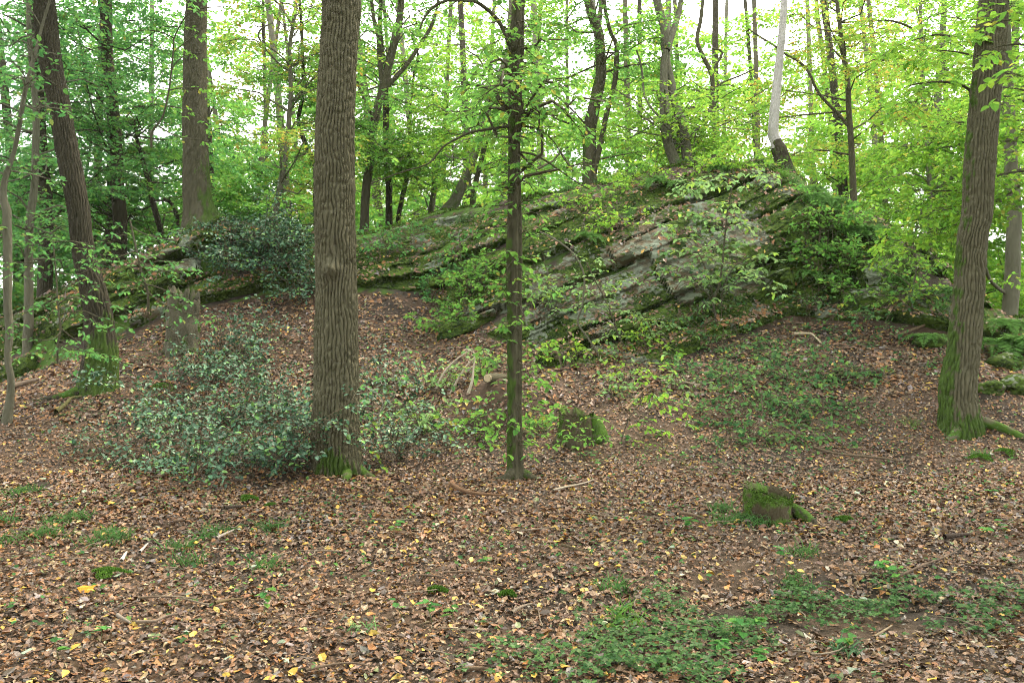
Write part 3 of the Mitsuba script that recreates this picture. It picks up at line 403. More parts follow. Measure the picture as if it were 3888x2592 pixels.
# ------------------------------------------------------------------ the rock: bedded slabs dipping to the left
def slab_mesh(ctr, a, b, cth, dip, yaw, rng):
    e1 = np.array([math.cos(dip) * math.cos(yaw), math.cos(dip) * math.sin(yaw), math.sin(dip)]); e2 = np.array([-math.sin(yaw), math.cos(yaw), 0.0]); e3 = np.cross(e1, e2)
    pts = []
    for sx in (-1, 1):
        for sy in (-1, 1):
            for sz in (-1, 1):
                k = np.array([sx * a, sy * b, sz * cth]) * (1 + rng.uniform(-0.22, 0.22, 3) * [0.5, 1, 1]); ch = rng.uniform(0.05, 0.22, 3) * np.array([min(a, 0.35), min(b, .25), cth])
                for m in range(3):
                    o = k.copy(); o[m] -= np.sign(o[m]) * ch[m]; pts.append(o)
    for _ in range(7): pts.append(np.array([rng.uniform(-a, a), -b * rng.uniform(0.9, 1.25), rng.uniform(-.8, .8) * cth]))
    hull = trimesh.convex.convex_hull(np.array(pts) @ np.stack([e1, e2, e3]) + ctr)
    m = trimesh.Trimesh(*trimesh.remesh.subdivide_to_size(hull.vertices, hull.faces, 0.2, max_iter=6), process=True); q3 = m.vertices; hf = np.stack([meshkit.fbm(q3 * [8, 8, 16] + 5 * k, 2, k) - 0.5 for k in range(3)], 1); off = hf * 0.45 + np.stack([meshkit.fbm(q3 * [3.2, 3.2, 7] + 9 * k, 3, k) - 0.5 for k in range(3)], 1)
    return q3 + off * [0.12, 0.20, 0.07], m.faces
def on_face(x, z):
    y = np.linspace(on(PB, x, 1) - 0.8, on(PC, x, 1) + 0.8, 90); zz = gh(np.full(90, x), y); k = np.nonzero(zz >= z)[0]
    return y[k[0]] if len(k) else None
def outcrop(key, x0, x1, t0, t1, dip, thick, length, proud, keep, seed, mats, skip=None):
    rb = np.random.default_rng(seed); cd, sd = math.cos(dip), math.sin(dip); zs = [on(PB, x, 2) for x in (x0, x1)] + [on(PC, x, 2) for x in (x0, x1)]
    lo, hi = min(zs) - 0.3, max(zs) + 0.3; tt = -x1 * sd + lo * cd
    while tt < -x0 * sd + hi * cd:
        th = rb.uniform(*thick); layer = rb.uniform(0.1, 1.2); s = x0 * cd - 3 + rb.uniform(0, 1)
        while s < x1 * cd + hi + 3:
            ln = rb.uniform(*length); sm, tm = s + ln / 2, tt + th / 2; x, z = sm * cd - tm * sd, sm * sd + tm * cd; s += ln
            zb, zc = on(PB, x, 2), on(PC, x, 2)
            if not (x0 < x < x1) or zc - zb < 0.2 or not (t0 < (z - zb) / (zc - zb) < t1) or rb.random() > keep or (skip and skip(x, (z - zb) / (zc - zb))): continue
            y = on_face(x, z)
            if y is None: continue
            b = rb.uniform(0.4, 0.6); m = mats[0] if rb.random() < mats[2] else mats[1]
            part(key, 'rock_slab', slab_mesh(np.array([x, y + b - proud * (layer + rb.uniform(-0.25, 0.25)), z]), ln / 2 * 1.04, b, th / 2 * 1.04, dip + rb.normal(0, 0.04), rb.normal(-0.05, 0.14), rb), m)
        tt += th
def rock_face(key, x0, x1, t0, t1, dx, nt, dip, lift, step, seed, mat):
    xs = np.arange(x0, x1, dx); T = np.linspace(t0, t1, nt); Y = np.zeros((len(xs), nt)); Zt = np.zeros_like(Y)
    for i, x in enumerate(xs):
        zb, zc = on(PB, x, 2), on(PC, x, 2); yy = np.linspace(on(PB, x, 1) - 1.0, on(PC, x, 1) + 0.9, 160); zz = np.maximum.accumulate(gh(np.full(160, x), yy)) + np.arange(160) * 1e-5
        Zt[i] = zb + T * (zc - zb); Y[i] = np.interp(Zt[i], zz, yy)
    X = np.repeat(xs[:, None], nt, 1); B = np.stack([X, Y, Zt], -1); cd, sd = math.cos(dip), math.sin(dip); n_ = lambda k, o, sd_: meshkit.fbm(B * k, o, sd_) - 0.5
    rnd = lambda a, b, m: meshkit.noise(np.stack([np.floor(a), np.floor(b), a * 0 + m], -1), seed)
    w = Zt * cd - X * sd + 0.24 * n_(0.8, 2, seed) + 0.09 * n_(2.6, 2, seed + 3); sl = X * cd + Zt * sd + 0.25 * n_(1.7, 2, seed + 1)
    wq = w / 0.47 + 0.35 * np.sin(w * 5 + seed); r1 = rnd(wq, sl / 1.9 + 9 * rnd(wq, wq * 0, 1), 2); f1 = wq - np.floor(wq); d1 = np.minimum(f1, 1 - f1) * 0.47
    w2 = w / 0.115 + 0.6 * np.sin(w * 13 + seed); r2 = rnd(w2, sl / 0.75 + 9 * rnd(w2, w2 * 0, 3), 4)
    off = lift + step * (r1 - 0.4) + step * 0.42 * (r2 - 0.5) * sstep(0.35, 0.6, meshkit.fbm(B * 0.9, 2, 8)) + 0.16 * n_(2.4, 3, 5) + 0.07 * n_(11, 3, 6) - 0.30 * np.exp(-(d1 / 0.034) ** 2) * (rnd(wq + 0.5, sl / 1.3, 7) > 0.35)
    e = sstep(0, 0.10, (X - x0) / (x1 - x0)) * (1 - sstep(0.92, 1, (X - x0) / (x1 - x0))) * sstep(0, 0.07, (T - t0) / (t1 - t0)) * (1 - sstep(0.9, 1, (T - t0) / (t1 - t0))); off = e * off - (1 - e) * 0.16
    V = B + off[..., None] * np.array([-0.05, -0.94, 0.30]) + 0.05 * np.stack([n_(6, 2, 15), n_(6, 2, 16) * 0, n_(6, 2, 17)], -1); I_ = np.arange(X.size).reshape(X.shape)
    part(key, 'rock_face', (V.reshape(-1, 3), np.stack([I_[:-1, :-1], I_[1:, :-1], I_[1:, 1:], I_[:-1, 1:]], -1).reshape(-1, 4)), mat); return V[2:-2, 2:-2].reshape(-1, 3)
main_rock = thing('rock_outcrop', 'pale grey green sandstone outcrop in tilted beds, mossy on top, under the pale trunk', 'rock outcrop')
MAINV = rock_face(main_rock, -0.2, 5.5, -0.10, 0.93, 0.022, 150, math.radians(21), 0.14, 0.36, 3, 'rock_mat')
outcrop(main_rock, 0.5, 5.0, 0.05, 0.75, math.radians(21), (0.10, 0.34), (0.5, 1.5), 0.34, 0.16, 11, ('rock_mat', 'mossy_rock_mat', 0.78), lambda x, t: x < 2.4 and t > 0.64)
mid_rock = thing('rock_outcrop', 'low mossy rock ledges between the nearest oak and the slender fluted tree', 'rock outcrop')
MIDV = rock_face(mid_rock, -3.6, 0.5, -0.05, 0.95, 0.035, 70, math.radians(18), 0.05, 0.30, 5, 'mossy_rock_mat')
outcrop(mid_rock, -3.2, 0.3, 0.0, 0.85, math.radians(18), (0.12, 0.26), (0.5, 1.4), 0.20, 0.14, 12, ('rock_mat', 'mossy_rock_mat', 0.1))
left_rock = thing('rock_outcrop', 'dark mossy rock hump under the oak at the left', 'rock outcrop')
LEFTV = rock_face(left_rock, -11.0, -3.2, -0.05, 0.95, 0.04, 80, math.radians(23), 0.10, 0.40, 7, 'mossy_rock_mat')
outcrop(left_rock, -10.5, -3.4, 0.0, 0.85, math.radians(22), (0.14, 0.34), (0.6, 1.8), 0.28, 0.14, 13, ('rock_mat', 'mossy_rock_mat', 0.0))
right_rock = thing('rock_outcrop', 'overgrown tumbled rocks right of the pale trunk', 'rock outcrop')
RIGHTV = rock_face(right_rock, 4.8, 9.5, -0.05, 0.9, 0.035, 70, math.radians(12), 0.04, 0.34, 9, 'mossy_rock_mat')
outcrop(right_rock, 4.9, 9.0, 0.0, 0.7, math.radians(10), (0.2, 0.45), (0.4, 1.0), 0.24, 0.16, 14, ('rock_mat', 'mossy_rock_mat', 0.2))

from scipy.spatial import cKDTree
ROCKV = np.vstack([MAINV, MIDV, LEFTV, RIGHTV]); ROCKT = cKDTree(ROCKV[:, :2])
def gs(x, y):                                                  # the height of the ground, or of the rock where it juts out over it
    xy = np.stack([np.atleast_1d(np.asarray(x, float)), np.atleast_1d(np.asarray(y, float))], -1); dist, idx = ROCKT.query(xy, 6, distance_upper_bound=0.07); top = np.where(np.isfinite(dist), ROCKV[np.minimum(idx, len(ROCKV) - 1), 2], -9).max(1)
    z = np.maximum(np.atleast_1d(gh(np.atleast_1d(x), np.atleast_1d(y))), top); return z if np.ndim(x) else float(z[0])
# moss: cushions of short shoots on the rock and on the ridge
def moss_shoots(key, Pp, N, rng, size, name='moss'):
    n = len(Pp); A = unit(N + rng.normal(0, 0.5, (n, 3))); side = unit(np.cross(A, rng.normal(0, 1, (n, 3)))) * (size * 0.3); s = size * rng.uniform(0.5, 1.4, (n, 1)); v = np.stack([Pp - side, Pp + side, Pp + A * s], 1)
    cc = np.array([(0.05, 0.09, 0.012)]) * rng.uniform(0.4, 1.8, (n, 1)) * rng.uniform(0.85, 1.15, (n, 3)); h = Heap(); h.add(v.reshape(-1, 3), np.arange(n * 3).reshape(n, 3), np.repeat(cc, 3, 0)); return h.put(key, name, 'moss_mat', kind='stuff')
rng = np.random.default_rng(8)
for key, V, x0, x1, n in ((main_rock, MAINV, 0.3, 4.9, 14000), (mid_rock, MIDV, -3.2, 0.3, 12000), (left_rock, LEFTV, -10.5, -3.4, 11000), (right_rock, RIGHTV, 4.9, 8.5, 9000)):
    X = rng.uniform(x0, x1, n); Y = on(PC, X, 1) - 0.7 + rng.uniform(0, 1.5, n); Z = gh(X, Y); k = meshkit.fbm(np.stack([X * 1.5, Y * 2.5, (Z - X * 0.35) * 3], -1), 3, 77) > 0.47
    moss_shoots(key, np.stack([X, Y, Z], -1)[k], gnorm(X[k], Y[k]), rng, 0.05, 'crest_moss')
    V = V[rng.integers(0, len(V), n)] + rng.normal(0, 0.012, (n, 3)); f = meshkit.fbm(V * [1.6, 1.6, 3.0], 3, 70)
    k = f + (0.3 * moss_place(V[:, 0], V[:, 2], np.exp, np.maximum) - 0.13 if key == main_rock else 0.02) > 0.5
    moss_shoots(key, V[k], np.broadcast_to(unit(np.array([0, -0.75, 0.65])), (k.sum(), 3)), rng, 0.032)

# ------------------------------------------------------------------ leaf litter
BROWNS = [(0.11, 0.058, 0.030), (0.16, 0.088, 0.047), (0.205, 0.132, 0.075), (0.21, 0.096, 0.032), (0.075, 0.048, 0.033), (0.36, 0.26, 0.14), (0.17, 0.145, 0.135), (0.42, 0.28, 0.055), (0.14, 0.17, 0.07), (0.34, 0.32, 0.23)]
BW = (5.8, 5.8, 2.2, 4.8, 4.4, 0.5, 1.3, 0.9, 0.5, 0.2)
def bare(X, Y):                                                # places where the soil shows through
    r = meshkit.fbm(np.stack([X * 1.1, Y * 1.1, X * 0], -1), 3, 21)
    k = np.where(r < 0.34, 0.55, 1.0)
    for u, v, rx, ry, a in BARES: q_ = hit(u, v); k = np.where(((X - q_[0]) / rx) ** 2 + ((Y - q_[1]) / ry) ** 2 + (r - 0.5) * 2 < 1, a, k)
    return k
BARES = [(828, 625, 0.75, 0.32, 0.2), (760, 620, 0.3, 0.2, 0.3), (830, 520, 0.35, 0.2, 0.5), (492, 384, 0.4, 0.25, 0.3), (560, 385, 0.45, 0.3, 0.3), (240, 480, 1.1, 0.3, 0.45)]
def scatter_litter(n, ya, yb, half, size, form, rng):
    Y = rng.uniform(ya, yb, n); X = rng.uniform(-1, 1, n) * (half[0] + half[1] * Y)
    k = rng.random(n) < bare(X, Y) * np.where(face(X, Y) > 0.5, 0.3, 1.0)
    X, Y = X[k], Y[k]; n = len(X); N = unit(gnorm(X, Y) + rng.normal(0, 0.3, (n, 3))); A = rng.normal(0, 1, (n, 3)); A = unit(A - N * (A * N).sum(1, keepdims=True))
    L = size * 0.96 * np.exp(rng.normal(-0.12, 0.38, n)).clip(0.3, 1.6); Pp = np.stack([X, Y, (gs(X, Y) if ya > 10 else gh(X, Y)) + rng.uniform(0.002, 0.026, n)], -1) - A * L[:, None] * 0.5
    return leaf_mesh(Pp, A, N, L, L * rng.uniform(0.45, 0.72, n), tint(rng, n, BROWNS, BW, 0.3), form, rng, 0.25)
key = thing('leaf_litter', 'brown and ochre layer of fallen leaves covering the forest floor', None, kind='stuff'); h = Heap(); rng = np.random.default_rng(3)
for args in ((24000, 2.4, 6.2, (0.7, 0.62), 0.042, 'curl'), (56000, 2.4, 7.0, (0.7, 0.62), 0.027, 'kite'), (28000, 6.2, 9.0, (0.8, 0.62), 0.046, 'oval'), (64000, 7.0, 11.0, (1.0, 0.62), 0.040, 'kite'), (66000, 11.0, 16.8, (1.0, 0.62), 0.068, 'kite'), (4000, 15.5, 19.0, (1.0, 0.55), 0.09, 'kite')): h.add(*scatter_litter(*args, rng))
h.put(key, None, 'litter_mat')
kinds = [('yellow fallen leaf lying on the brown litter', 'yellow fallen leaves', (0.48, 0.31, 0.04)), ('orange brown fallen leaf lying on the litter', 'orange fallen leaves', (0.42, 0.17, 0.035)),
         ('pale cream fallen leaf lying on the litter', 'pale fallen leaves', (0.42, 0.35, 0.23)), ('greyish green fallen leaf lying on the litter', 'grey green fallen leaves', (0.22, 0.28, 0.20))]
for i in range(230):
    j = rng.choice(4, p=(0.42, 0.26, 0.16, 0.16)); y = rng.uniform(3.6, 9.0) ** 1.0; x = rng.uniform(-1, 1) * (0.58 * y + 0.1)
    k = thing('fallen_leaf', kinds[j][0], 'leaf', kinds[j][1]); N = unit(gnorm(x, y) + rng.normal(0, 0.22, 3)); A = rng.normal(0, 1, 3); A = unit(A - N * (A @ N)); L = rng.uniform(0.04, 0.062)
    part(k, None, leaf_mesh((np.array([x, y, gh(x, y) + 0.032]) - A * L / 2)[None], A[None], N[None], L, L * rng.uniform(.55, .8), kinds[j][2], 'curl', rng)[:2], 'litter_mat', False, np.repeat(np.array([kinds[j][2]]) * rng.uniform(0.8, 1.15), 7, 0))
pq = hit(*q(200, 1362)); k = thing('fallen_leaf', 'largest bright orange fallen leaf, alone near the lower left corner', 'leaf')
part(k, None, leaf_mesh(pq[None] + [[-0.06, 0, 0.035]], np.array([[1, 0.2, 0.05]]), np.array([[0, -0.25, 1.0]]), 0.11, 0.085, 0, 'curl', rng)[:2], 'litter_mat', False, np.repeat(np.array([[0.62, 0.25, 0.012]]), 7, 0))

# ------------------------------------------------------------------ stumps, logs, sticks
def stump(name, label, u, v, wpx, h0, seed, col, moss_amt, tilt=(0.0, 0.0), hollow=0.75):
    rs = np.random.default_rng(seed); g = hit(u, v); d = (g - EYEP) @ FWD; r0 = wpx / 2 / F * d; ns = 72; a = np.linspace(0, 2 * np.pi, ns, endpoint=False); ring = np.stack([np.cos(a), np.sin(a)], -1)
    ht = h0 * (0.92 + 0.10 * np.cos(a - 2.6) + 0.20 * (meshkit.fbm(np.stack([ring[:, 0] * 1.4 + seed, ring[:, 1] * 1.4, a * 0], -1), 3, seed) - 0.3) + 0.16 * (meshkit.noise(np.stack([ring[:, 0] * 9, ring[:, 1] * 9, a * 0], -1), seed) - 0.5))
    rows = []; K = 22
    for i in range(K + 1):
        t = i / K; z = -0.15 + (ht + 0.15) * t; fl = 1 + 0.35 * np.exp(-np.maximum(z, 0) / 0.09) * (0.5 + 0.5 * np.cos(4 * a + seed))
        base = np.stack([ring[:, 0] * r0, ring[:, 1] * r0, z], -1); nn = (meshkit.fbm(base * [22, 22, 5] + seed, 3, 5) - 0.5) * 0.22 + (meshkit.fbm(base * [5, 5, 4] + seed, 2, 6) - 0.5) * 0.35
        rows.append(np.stack([ring[:, 0] * r0 * fl * (1 + nn) + tilt[0] * z, ring[:, 1] * r0 * fl * (1 + nn) + tilt[1] * z, z], -1))
    for f_, dz in ((0.82, -0.01), (0.62, -0.06), (0.35, -0.10), (0.02, -0.11)):
        rows.append(np.stack([ring[:, 0] * r0 * f_ + tilt[0] * ht, ring[:, 1] * r0 * f_ + tilt[1] * ht, ht * (hollow + (1 - hollow) * f_) + dz * (1 - hollow) * 3], -1))
    v_ = np.concatenate(rows) + g; n = len(rows); i = np.arange(n - 1)[:, None] * ns; s = np.arange(ns); s2 = (s + 1) % ns
    f = np.concatenate([np.stack([i + s, i + s2, i + ns + s2], -1).reshape(-1, 3), np.stack([i + s, i + ns + s2, i + ns + s], -1).reshape(-1, 3)])
    e = meshkit.fbm(v_ * 9, 4, 3)[:, None]; e3 = meshkit.fbm(v_ * 40, 2, 4)[:, None]
    cc = np.array(col) * (0.6 + 0.9 * e); cc = np.where(e + 0.3 * (e3 - 0.5) > 1 - moss_amt, np.array([0.05, 0.095, 0.014]) * (0.6 + 1.0 * e3), cc)
    k = thing(name, label, 'tree stump'); part(k, 'wood', (v_, f), 'bark_mat', True, cc)
    m = (e[:, 0] > 1.02 - moss_amt) & (v_[:, 2] > g[2] + 0.02); idx = np.nonzero(m)[0]; idx = idx[rs.integers(0, len(idx), 2600)] if len(idx) else idx
    if len(idx):
        ctr = g + [0, 0, h0 * 0.4]; o = unit(v_[idx] - ctr) * [1, 1, 0.6] + [0, 0, 0.4]; p0 = v_[idx] + rs.normal(0, 0.008, (len(idx), 3)); A = unit(o + rs.normal(0, 0.5, o.shape)); sd = unit(np.cross(A, rs.normal(0, 1, A.shape))) * 0.005
        tv = np.stack([p0 - sd, p0 + sd, p0 + A * rs.uniform(0.005, 0.012, (len(idx), 1))], 1); hh = Heap()
        hh.add(tv.reshape(-1, 3), np.arange(len(idx) * 3).reshape(-1, 3), np.repeat(np.array([[0.06, 0.11, 0.015]]) * rs.uniform(0.5, 1.6, (len(idx), 1)), 3, 0)); hh.put(k, 'moss', 'moss_mat', kind='stuff')
    return k, g, r0
def root(k, pts, rad, moss_amt, seed, name='root'):
    v, f, col = stem(pts, rad, 20, 0.015, 'smooth', 0.05, BARK['dark'], None, None, seed); e = meshkit.fbm(v * 12, 3, seed)[:, None]
    part(k, name, (v, f), 'bark_mat', True, np.where(e > 1 - moss_amt, np.array([0.05, 0.10, 0.014]) * (0.5 + e), col))
def groundpts(px, lift):
    pts = np.array([hit(u, v) for u, v in px]); pts[:, 2] = gh(pts[:, 0], pts[:, 1]) + lift; return pts
k, g, r = stump('stump', 'broken mossy stump with a jagged rim, alone on the litter at the lower right', *CJ(715, 470), 46, 0.25, 31, (0.052, 0.042, 0.024), 0.44, (0.02, 0.05), 0.35)
root(k, [g + [r * 0.5, -0.02, 0.13], g + [r * 1.1, -0.08, 0.09], g + [r * 1.55, -0.16, 0.02], g + [r * 1.75, -0.2, -0.06]], [0.05, 0.05, 0.045, 0.02], 0.56, 5)
root(k, [g + [r * 0.2, -r * 0.9, 0.04], g + [r * 0.5, -r * 1.35, 0.015], g + [r * 0.9, -r * 1.4, 0.03]], [0.03, 0.035, 0.015], 0.1, 6, 'bark_flake')
k, g, r = stump('stump', 'low mossy stump behind a tiny sapling, right of the slender fluted tree', *CI(560, 740), 32, 0.34, 32, (0.055, 0.046, 0.026), 0.42, (0.0, 0.1), 0.4)
root(k, [g + [r * 0.9, 0, 0.30], g + [r * 1.2, 0.02, 0.20], g + [r * 1.5, 0, 0.03], g + [r * 1.7, 0, -0.1]], [0.06, 0.09, 0.10, 0.06], 0.6, 7)
stump('stump', 'tall grey broken stump on the slope below the left rock hump', *CE(1205, 925), 31, 0.95, 33, (0.075, 0.07, 0.047), 0.34, (0.03, 0.0), 0.5)
def stick(label, px, wpx, col=(0.10, 0.07, 0.045), group=None, lift=None, name='fallen_branch', seed=0):
    pts = groundpts(px, 0.04); d = (pts[0] - EYEP) @ FWD; r = wpx / 2 / F * d; pts[:, 2] += r * 0.6 + (np.array(lift) if lift is not None else 0); rad = np.linspace(1, 0.5, len(pts)) * r
    v, f, c_ = stem(pts, rad, 7, max(0.03, r * 2), 'smooth', r * 0.25, (np.array(col) * 0.75, np.array(col) * 1.3), None, None, seed)
    part(thing(name, label, 'fallen branch', group), None, (v, f), 'wood_mat', True, c_)
ST = lambda fn, *p: [fn(*x) for x in p]
for i, (label, px, w, col) in enumerate([
    ('reddish brown fallen branch in front of the slender fluted tree', ST(CL, (555, 280), (640, 322), (720, 342), (910, 352)), 4.5, (0.13, 0.075, 0.042)),
    ('long pale twig curving across the litter right of the slender fluted tree', ST(CL, (1230, 312), (1330, 288), (1420, 272), (1500, 240)), 2.2, (0.30, 0.26, 0.2)),
    ('thin dark branch lying level in the middle foreground', ST(CL, (500, 880), (640, 872), (760, 892), (1010, 932)), 2.6, (0.12, 0.085, 0.06)),
    ('dark twig beside a short upright stub in the foreground', ST(CL, (330, 897), (440, 905), (540, 935)), 2.8, (0.10, 0.07, 0.05)),
    ('stout grey brown stick slanting in the middle foreground', ST(CL, (955, 1155), (1010, 1125), (1090, 1095)), 4.0, (0.16, 0.13, 0.10)),
    ('dark curved twig with a mossy end left of the broken stump', ST(CL, (1290, 690), (1400, 722), (1480, 742)), 3.2, (0.09, 0.07, 0.04)),
    ('brown branch cut by the bottom edge of the picture', ST(CL, (590, 1566), (690, 1545), (760, 1545), (830, 1570)), 6, (0.13, 0.09, 0.06)),
    ('long straight branch pointing up the slope at the lower right', ST(CJ, (1500, 900), (1700, 800), (1850, 738), (1950, 680)), 3.0, (0.12, 0.085, 0.06)),
    ('short thick dark branch lying at the right edge', ST(CJ, (1840, 618), (1920, 608), (2000, 598)), 6.0, (0.045, 0.032, 0.024)),
    ('long thin dark branch on the litter beyond the broken stump', ST(CJ, (1000, 25), (1150, 65), (1420, 97), (1570, 117)), 3.0, (0.10, 0.075, 0.05)),
    ('pale stick beside the bare soil patch', ST(CJ, (1390, 1268), (1450, 1235), (1500, 1200)), 3.0, (0.26, 0.20, 0.13)),
    ('brown root like branch left of the broken stump', ST(CJ, (140, 455), (230, 470), (300, 495)), 3.6, (0.13, 0.09, 0.06)),
    ('slim dark branch at the right edge above the green patch', ST(CJ, (1970, 792), (2070, 800), (2180, 802), (2352, 830)), 2.6, (0.09, 0.065, 0.045)),
    ('thin level twig behind the green patch', ST(CJ, (1200, 868), (1330, 862), (1450, 866)), 2.2, (0.12, 0.09, 0.06)),
    ('crooked long twig in the left foreground', ST(CK, (880, 1012), (980, 998), (1060, 1000), (1160, 988)), 3.0, (0.12, 0.085, 0.06)),
    ('stout forked looking twig in the left foreground', ST(CK, (870, 1172), (980, 1160), (1060, 1130), (1135, 1113)), 4.0, (0.17, 0.13, 0.10)),
    ('dark branch with a mossy tip in the left foreground', ST(CK, (1370, 1042), (1450, 1022), (1545, 1015)), 4.2, (0.10, 0.075, 0.04)),
    ('short grey stick slanting down in the left foreground', ST(CK, (750, 1118), (790, 1148), (835, 1172)), 4.0, (0.19, 0.16, 0.13)),
    ('pale bleached stick standing slightly up in the left foreground', ST(CK, (775, 762), (790, 735), (810, 705)), 4.0, (0.40, 0.36, 0.32)),
    ('second pale bleached stick beside a tuft of grass', ST(CK, (890, 706), (915, 680), (942, 650)), 3.4, (0.36, 0.32, 0.28)),
    ('grey stick by the two small tufts of grass left of the middle', ST(CK, (1380, 616), (1430, 592), (1492, 562)), 3.4, (0.30, 0.26, 0.22)),
    ('dark short branch below the nearest oak', ST(CK, (1430, 418), (1500, 412), (1575, 408)), 4.4, (0.05, 0.038, 0.028)),
    ('brown short branch left below the holly bushes', ST(CK, (1105, 512), (1140, 502), (1180, 498)), 3.8, (0.09, 0.06, 0.04)),
    ('long bent branch at the bottom left of the middle', ST(CK, (1950, 1482), (2110, 1442), (2230, 1440), (2352, 1452)), 3.6, (0.12, 0.085, 0.06)),
    ('mossy fallen branch on the slope below the leaning oak', ST(CE, (370, 1360), (430, 1310), (470, 1270), (540, 1255)), 5.0, (0.08, 0.075, 0.03)),
    ('grey fallen log at the foot of the left rock hump', ST(CE, (90, 1190), (170, 1165), (250, 1145)), 6.5, (0.16, 0.12, 0.09)),
    ('brown sticks end right of the mossy stump', ST(CI, (935, 530), (1000, 450), (1100, 350)), 3.0, (0.17, 0.12, 0.07)),
    ('pale arched twig on the slope above the mossy stump', ST(CI, (1190, 315), (1290, 305), (1400, 325), (1490, 345)), 2.4, (0.30, 0.25, 0.18)),
    ('thin dark branch in front of the mossy stump', ST(CI, (430, 840), (520, 765), (640, 745), (790, 735)), 2.4, (0.12, 0.09, 0.06)),
    ('pale dead branch on the mossy ledges above the slender tree', ST(CG, (520, 600), (600, 540), (680, 480), (760, 420)), 3.0, (0.34, 0.29, 0.24)),
    ('grey dead branch lying along the ridge top', ST(CG, (540, 378), (600, 383), (680, 392)), 3.4, (0.32, 0.28, 0.23)),
    ('brown slanting stick on the slope left of the mossy footed oak', ST(CH, (880, 868), (960, 830), (1060, 790), (1130, 760)), 4.0, (0.12, 0.085, 0.055)),
    ('pale crooked twig on the bramble slope', ST(CH, (220, 838), (330, 835), (400, 900)), 3.2, (0.33, 0.27, 0.19)),
    ('thin stick at the foot of the mossy footed oak', ST(CH, (1270, 1500), (1310, 1470), (1350, 1440)), 2.6, (0.28, 0.21, 0.14))]):
    stick(label, px, w, col, seed=i)
rng = np.random.default_rng(17)
for i in range(90):                                            # small twigs that nothing tells apart
    y = rng.uniform(3.8, 10.5); x = rng.uniform(-1, 1) * 0.58 * y; a = rng.uniform(0, np.pi); L = rng.uniform(0.1, 0.32); t = np.linspace(-.5, .5, 4)
    X, Y = x + np.cos(a) * L * t + rng.normal(0, 0.012, 4), y + np.sin(a) * L * t; pts = np.stack([X, Y, gh(X, Y) + 0.045], -1); r = rng.uniform(0.003, 0.006)
    v, f, c_ = stem(pts, np.linspace(r, r * .6, 4), 5, 0.06, 'smooth', r * .2, ((0.09, 0.065, 0.045), (0.24, 0.2, 0.15)), None, None, i)
    part(thing('twig', 'short thin twig lying among the fallen leaves', 'twig', 'small twigs on the litter'), None, (v, f), 'wood_mat', True, c_)
CM = c(900, 800, 1.425)
e = hit(*CM(1345, 955)); k = thing('log', 'pale sawn log end sticking out of the dark hollow on the slope', 'log')
v, f, c_ = stem([e + [0.25, 0.5, 0.08], e + [0.1, 0.1, 0.12], e + [0.02, -0.12, 0.13]], [0.06, 0.06, 0.056], 20, 0.04, 'smooth', 0.008, BARK['brown'], None, None, 3); part(k, 'bark', (v, f), 'bark_mat', True, c_)
v, f, c_ = stem([e + [0.03, -0.115, 0.13], e + [0.027, -0.127, 0.13]], [0.053, 0.05], 20, 0.01, 'smooth', 0.002, ((0.42, 0.34, 0.22), (0.5, 0.41, 0.28)), None, None, 4); part(k, 'cut_face', (v, f), 'wood_mat', True, c_)
for i, (label, pts) in enumerate([('pale dead branch arching over the dark hollow', [(1150, 1000, 0), (1190, 920, .12), (1240, 840, .35), (1290, 780, .5), (1230, 745, .62)]), ('bleached forked root left of the dark hollow', [(1080, 960, 0), (1130, 860, .25), (1190, 800, .4), (1260, 755, .48)]),
                                  ('grey dead twig hanging beside the dark hollow', [(1250, 985, 0), (1275, 900, .2), (1280, 840, .35), (1295, 775, .5)])]):
    base = hit(*CM(*pts[0][:2])); d = (base - EYEP) @ FWD; pp = [at(*CM(x, y), d - 0.25 * i + 0.05 * j) for j, (x, y, z) in enumerate(pts)]
    v, f, c_ = stem(pp, np.linspace(0.02, 0.006, len(pp)), 7, 0.05, 'smooth', 0.003, ((0.24, 0.2, 0.15), (0.38, 0.33, 0.26)), None, None, i); part(thing('dead_branch', label, 'dead branch'), None, (v, f), 'wood_mat', True, c_)

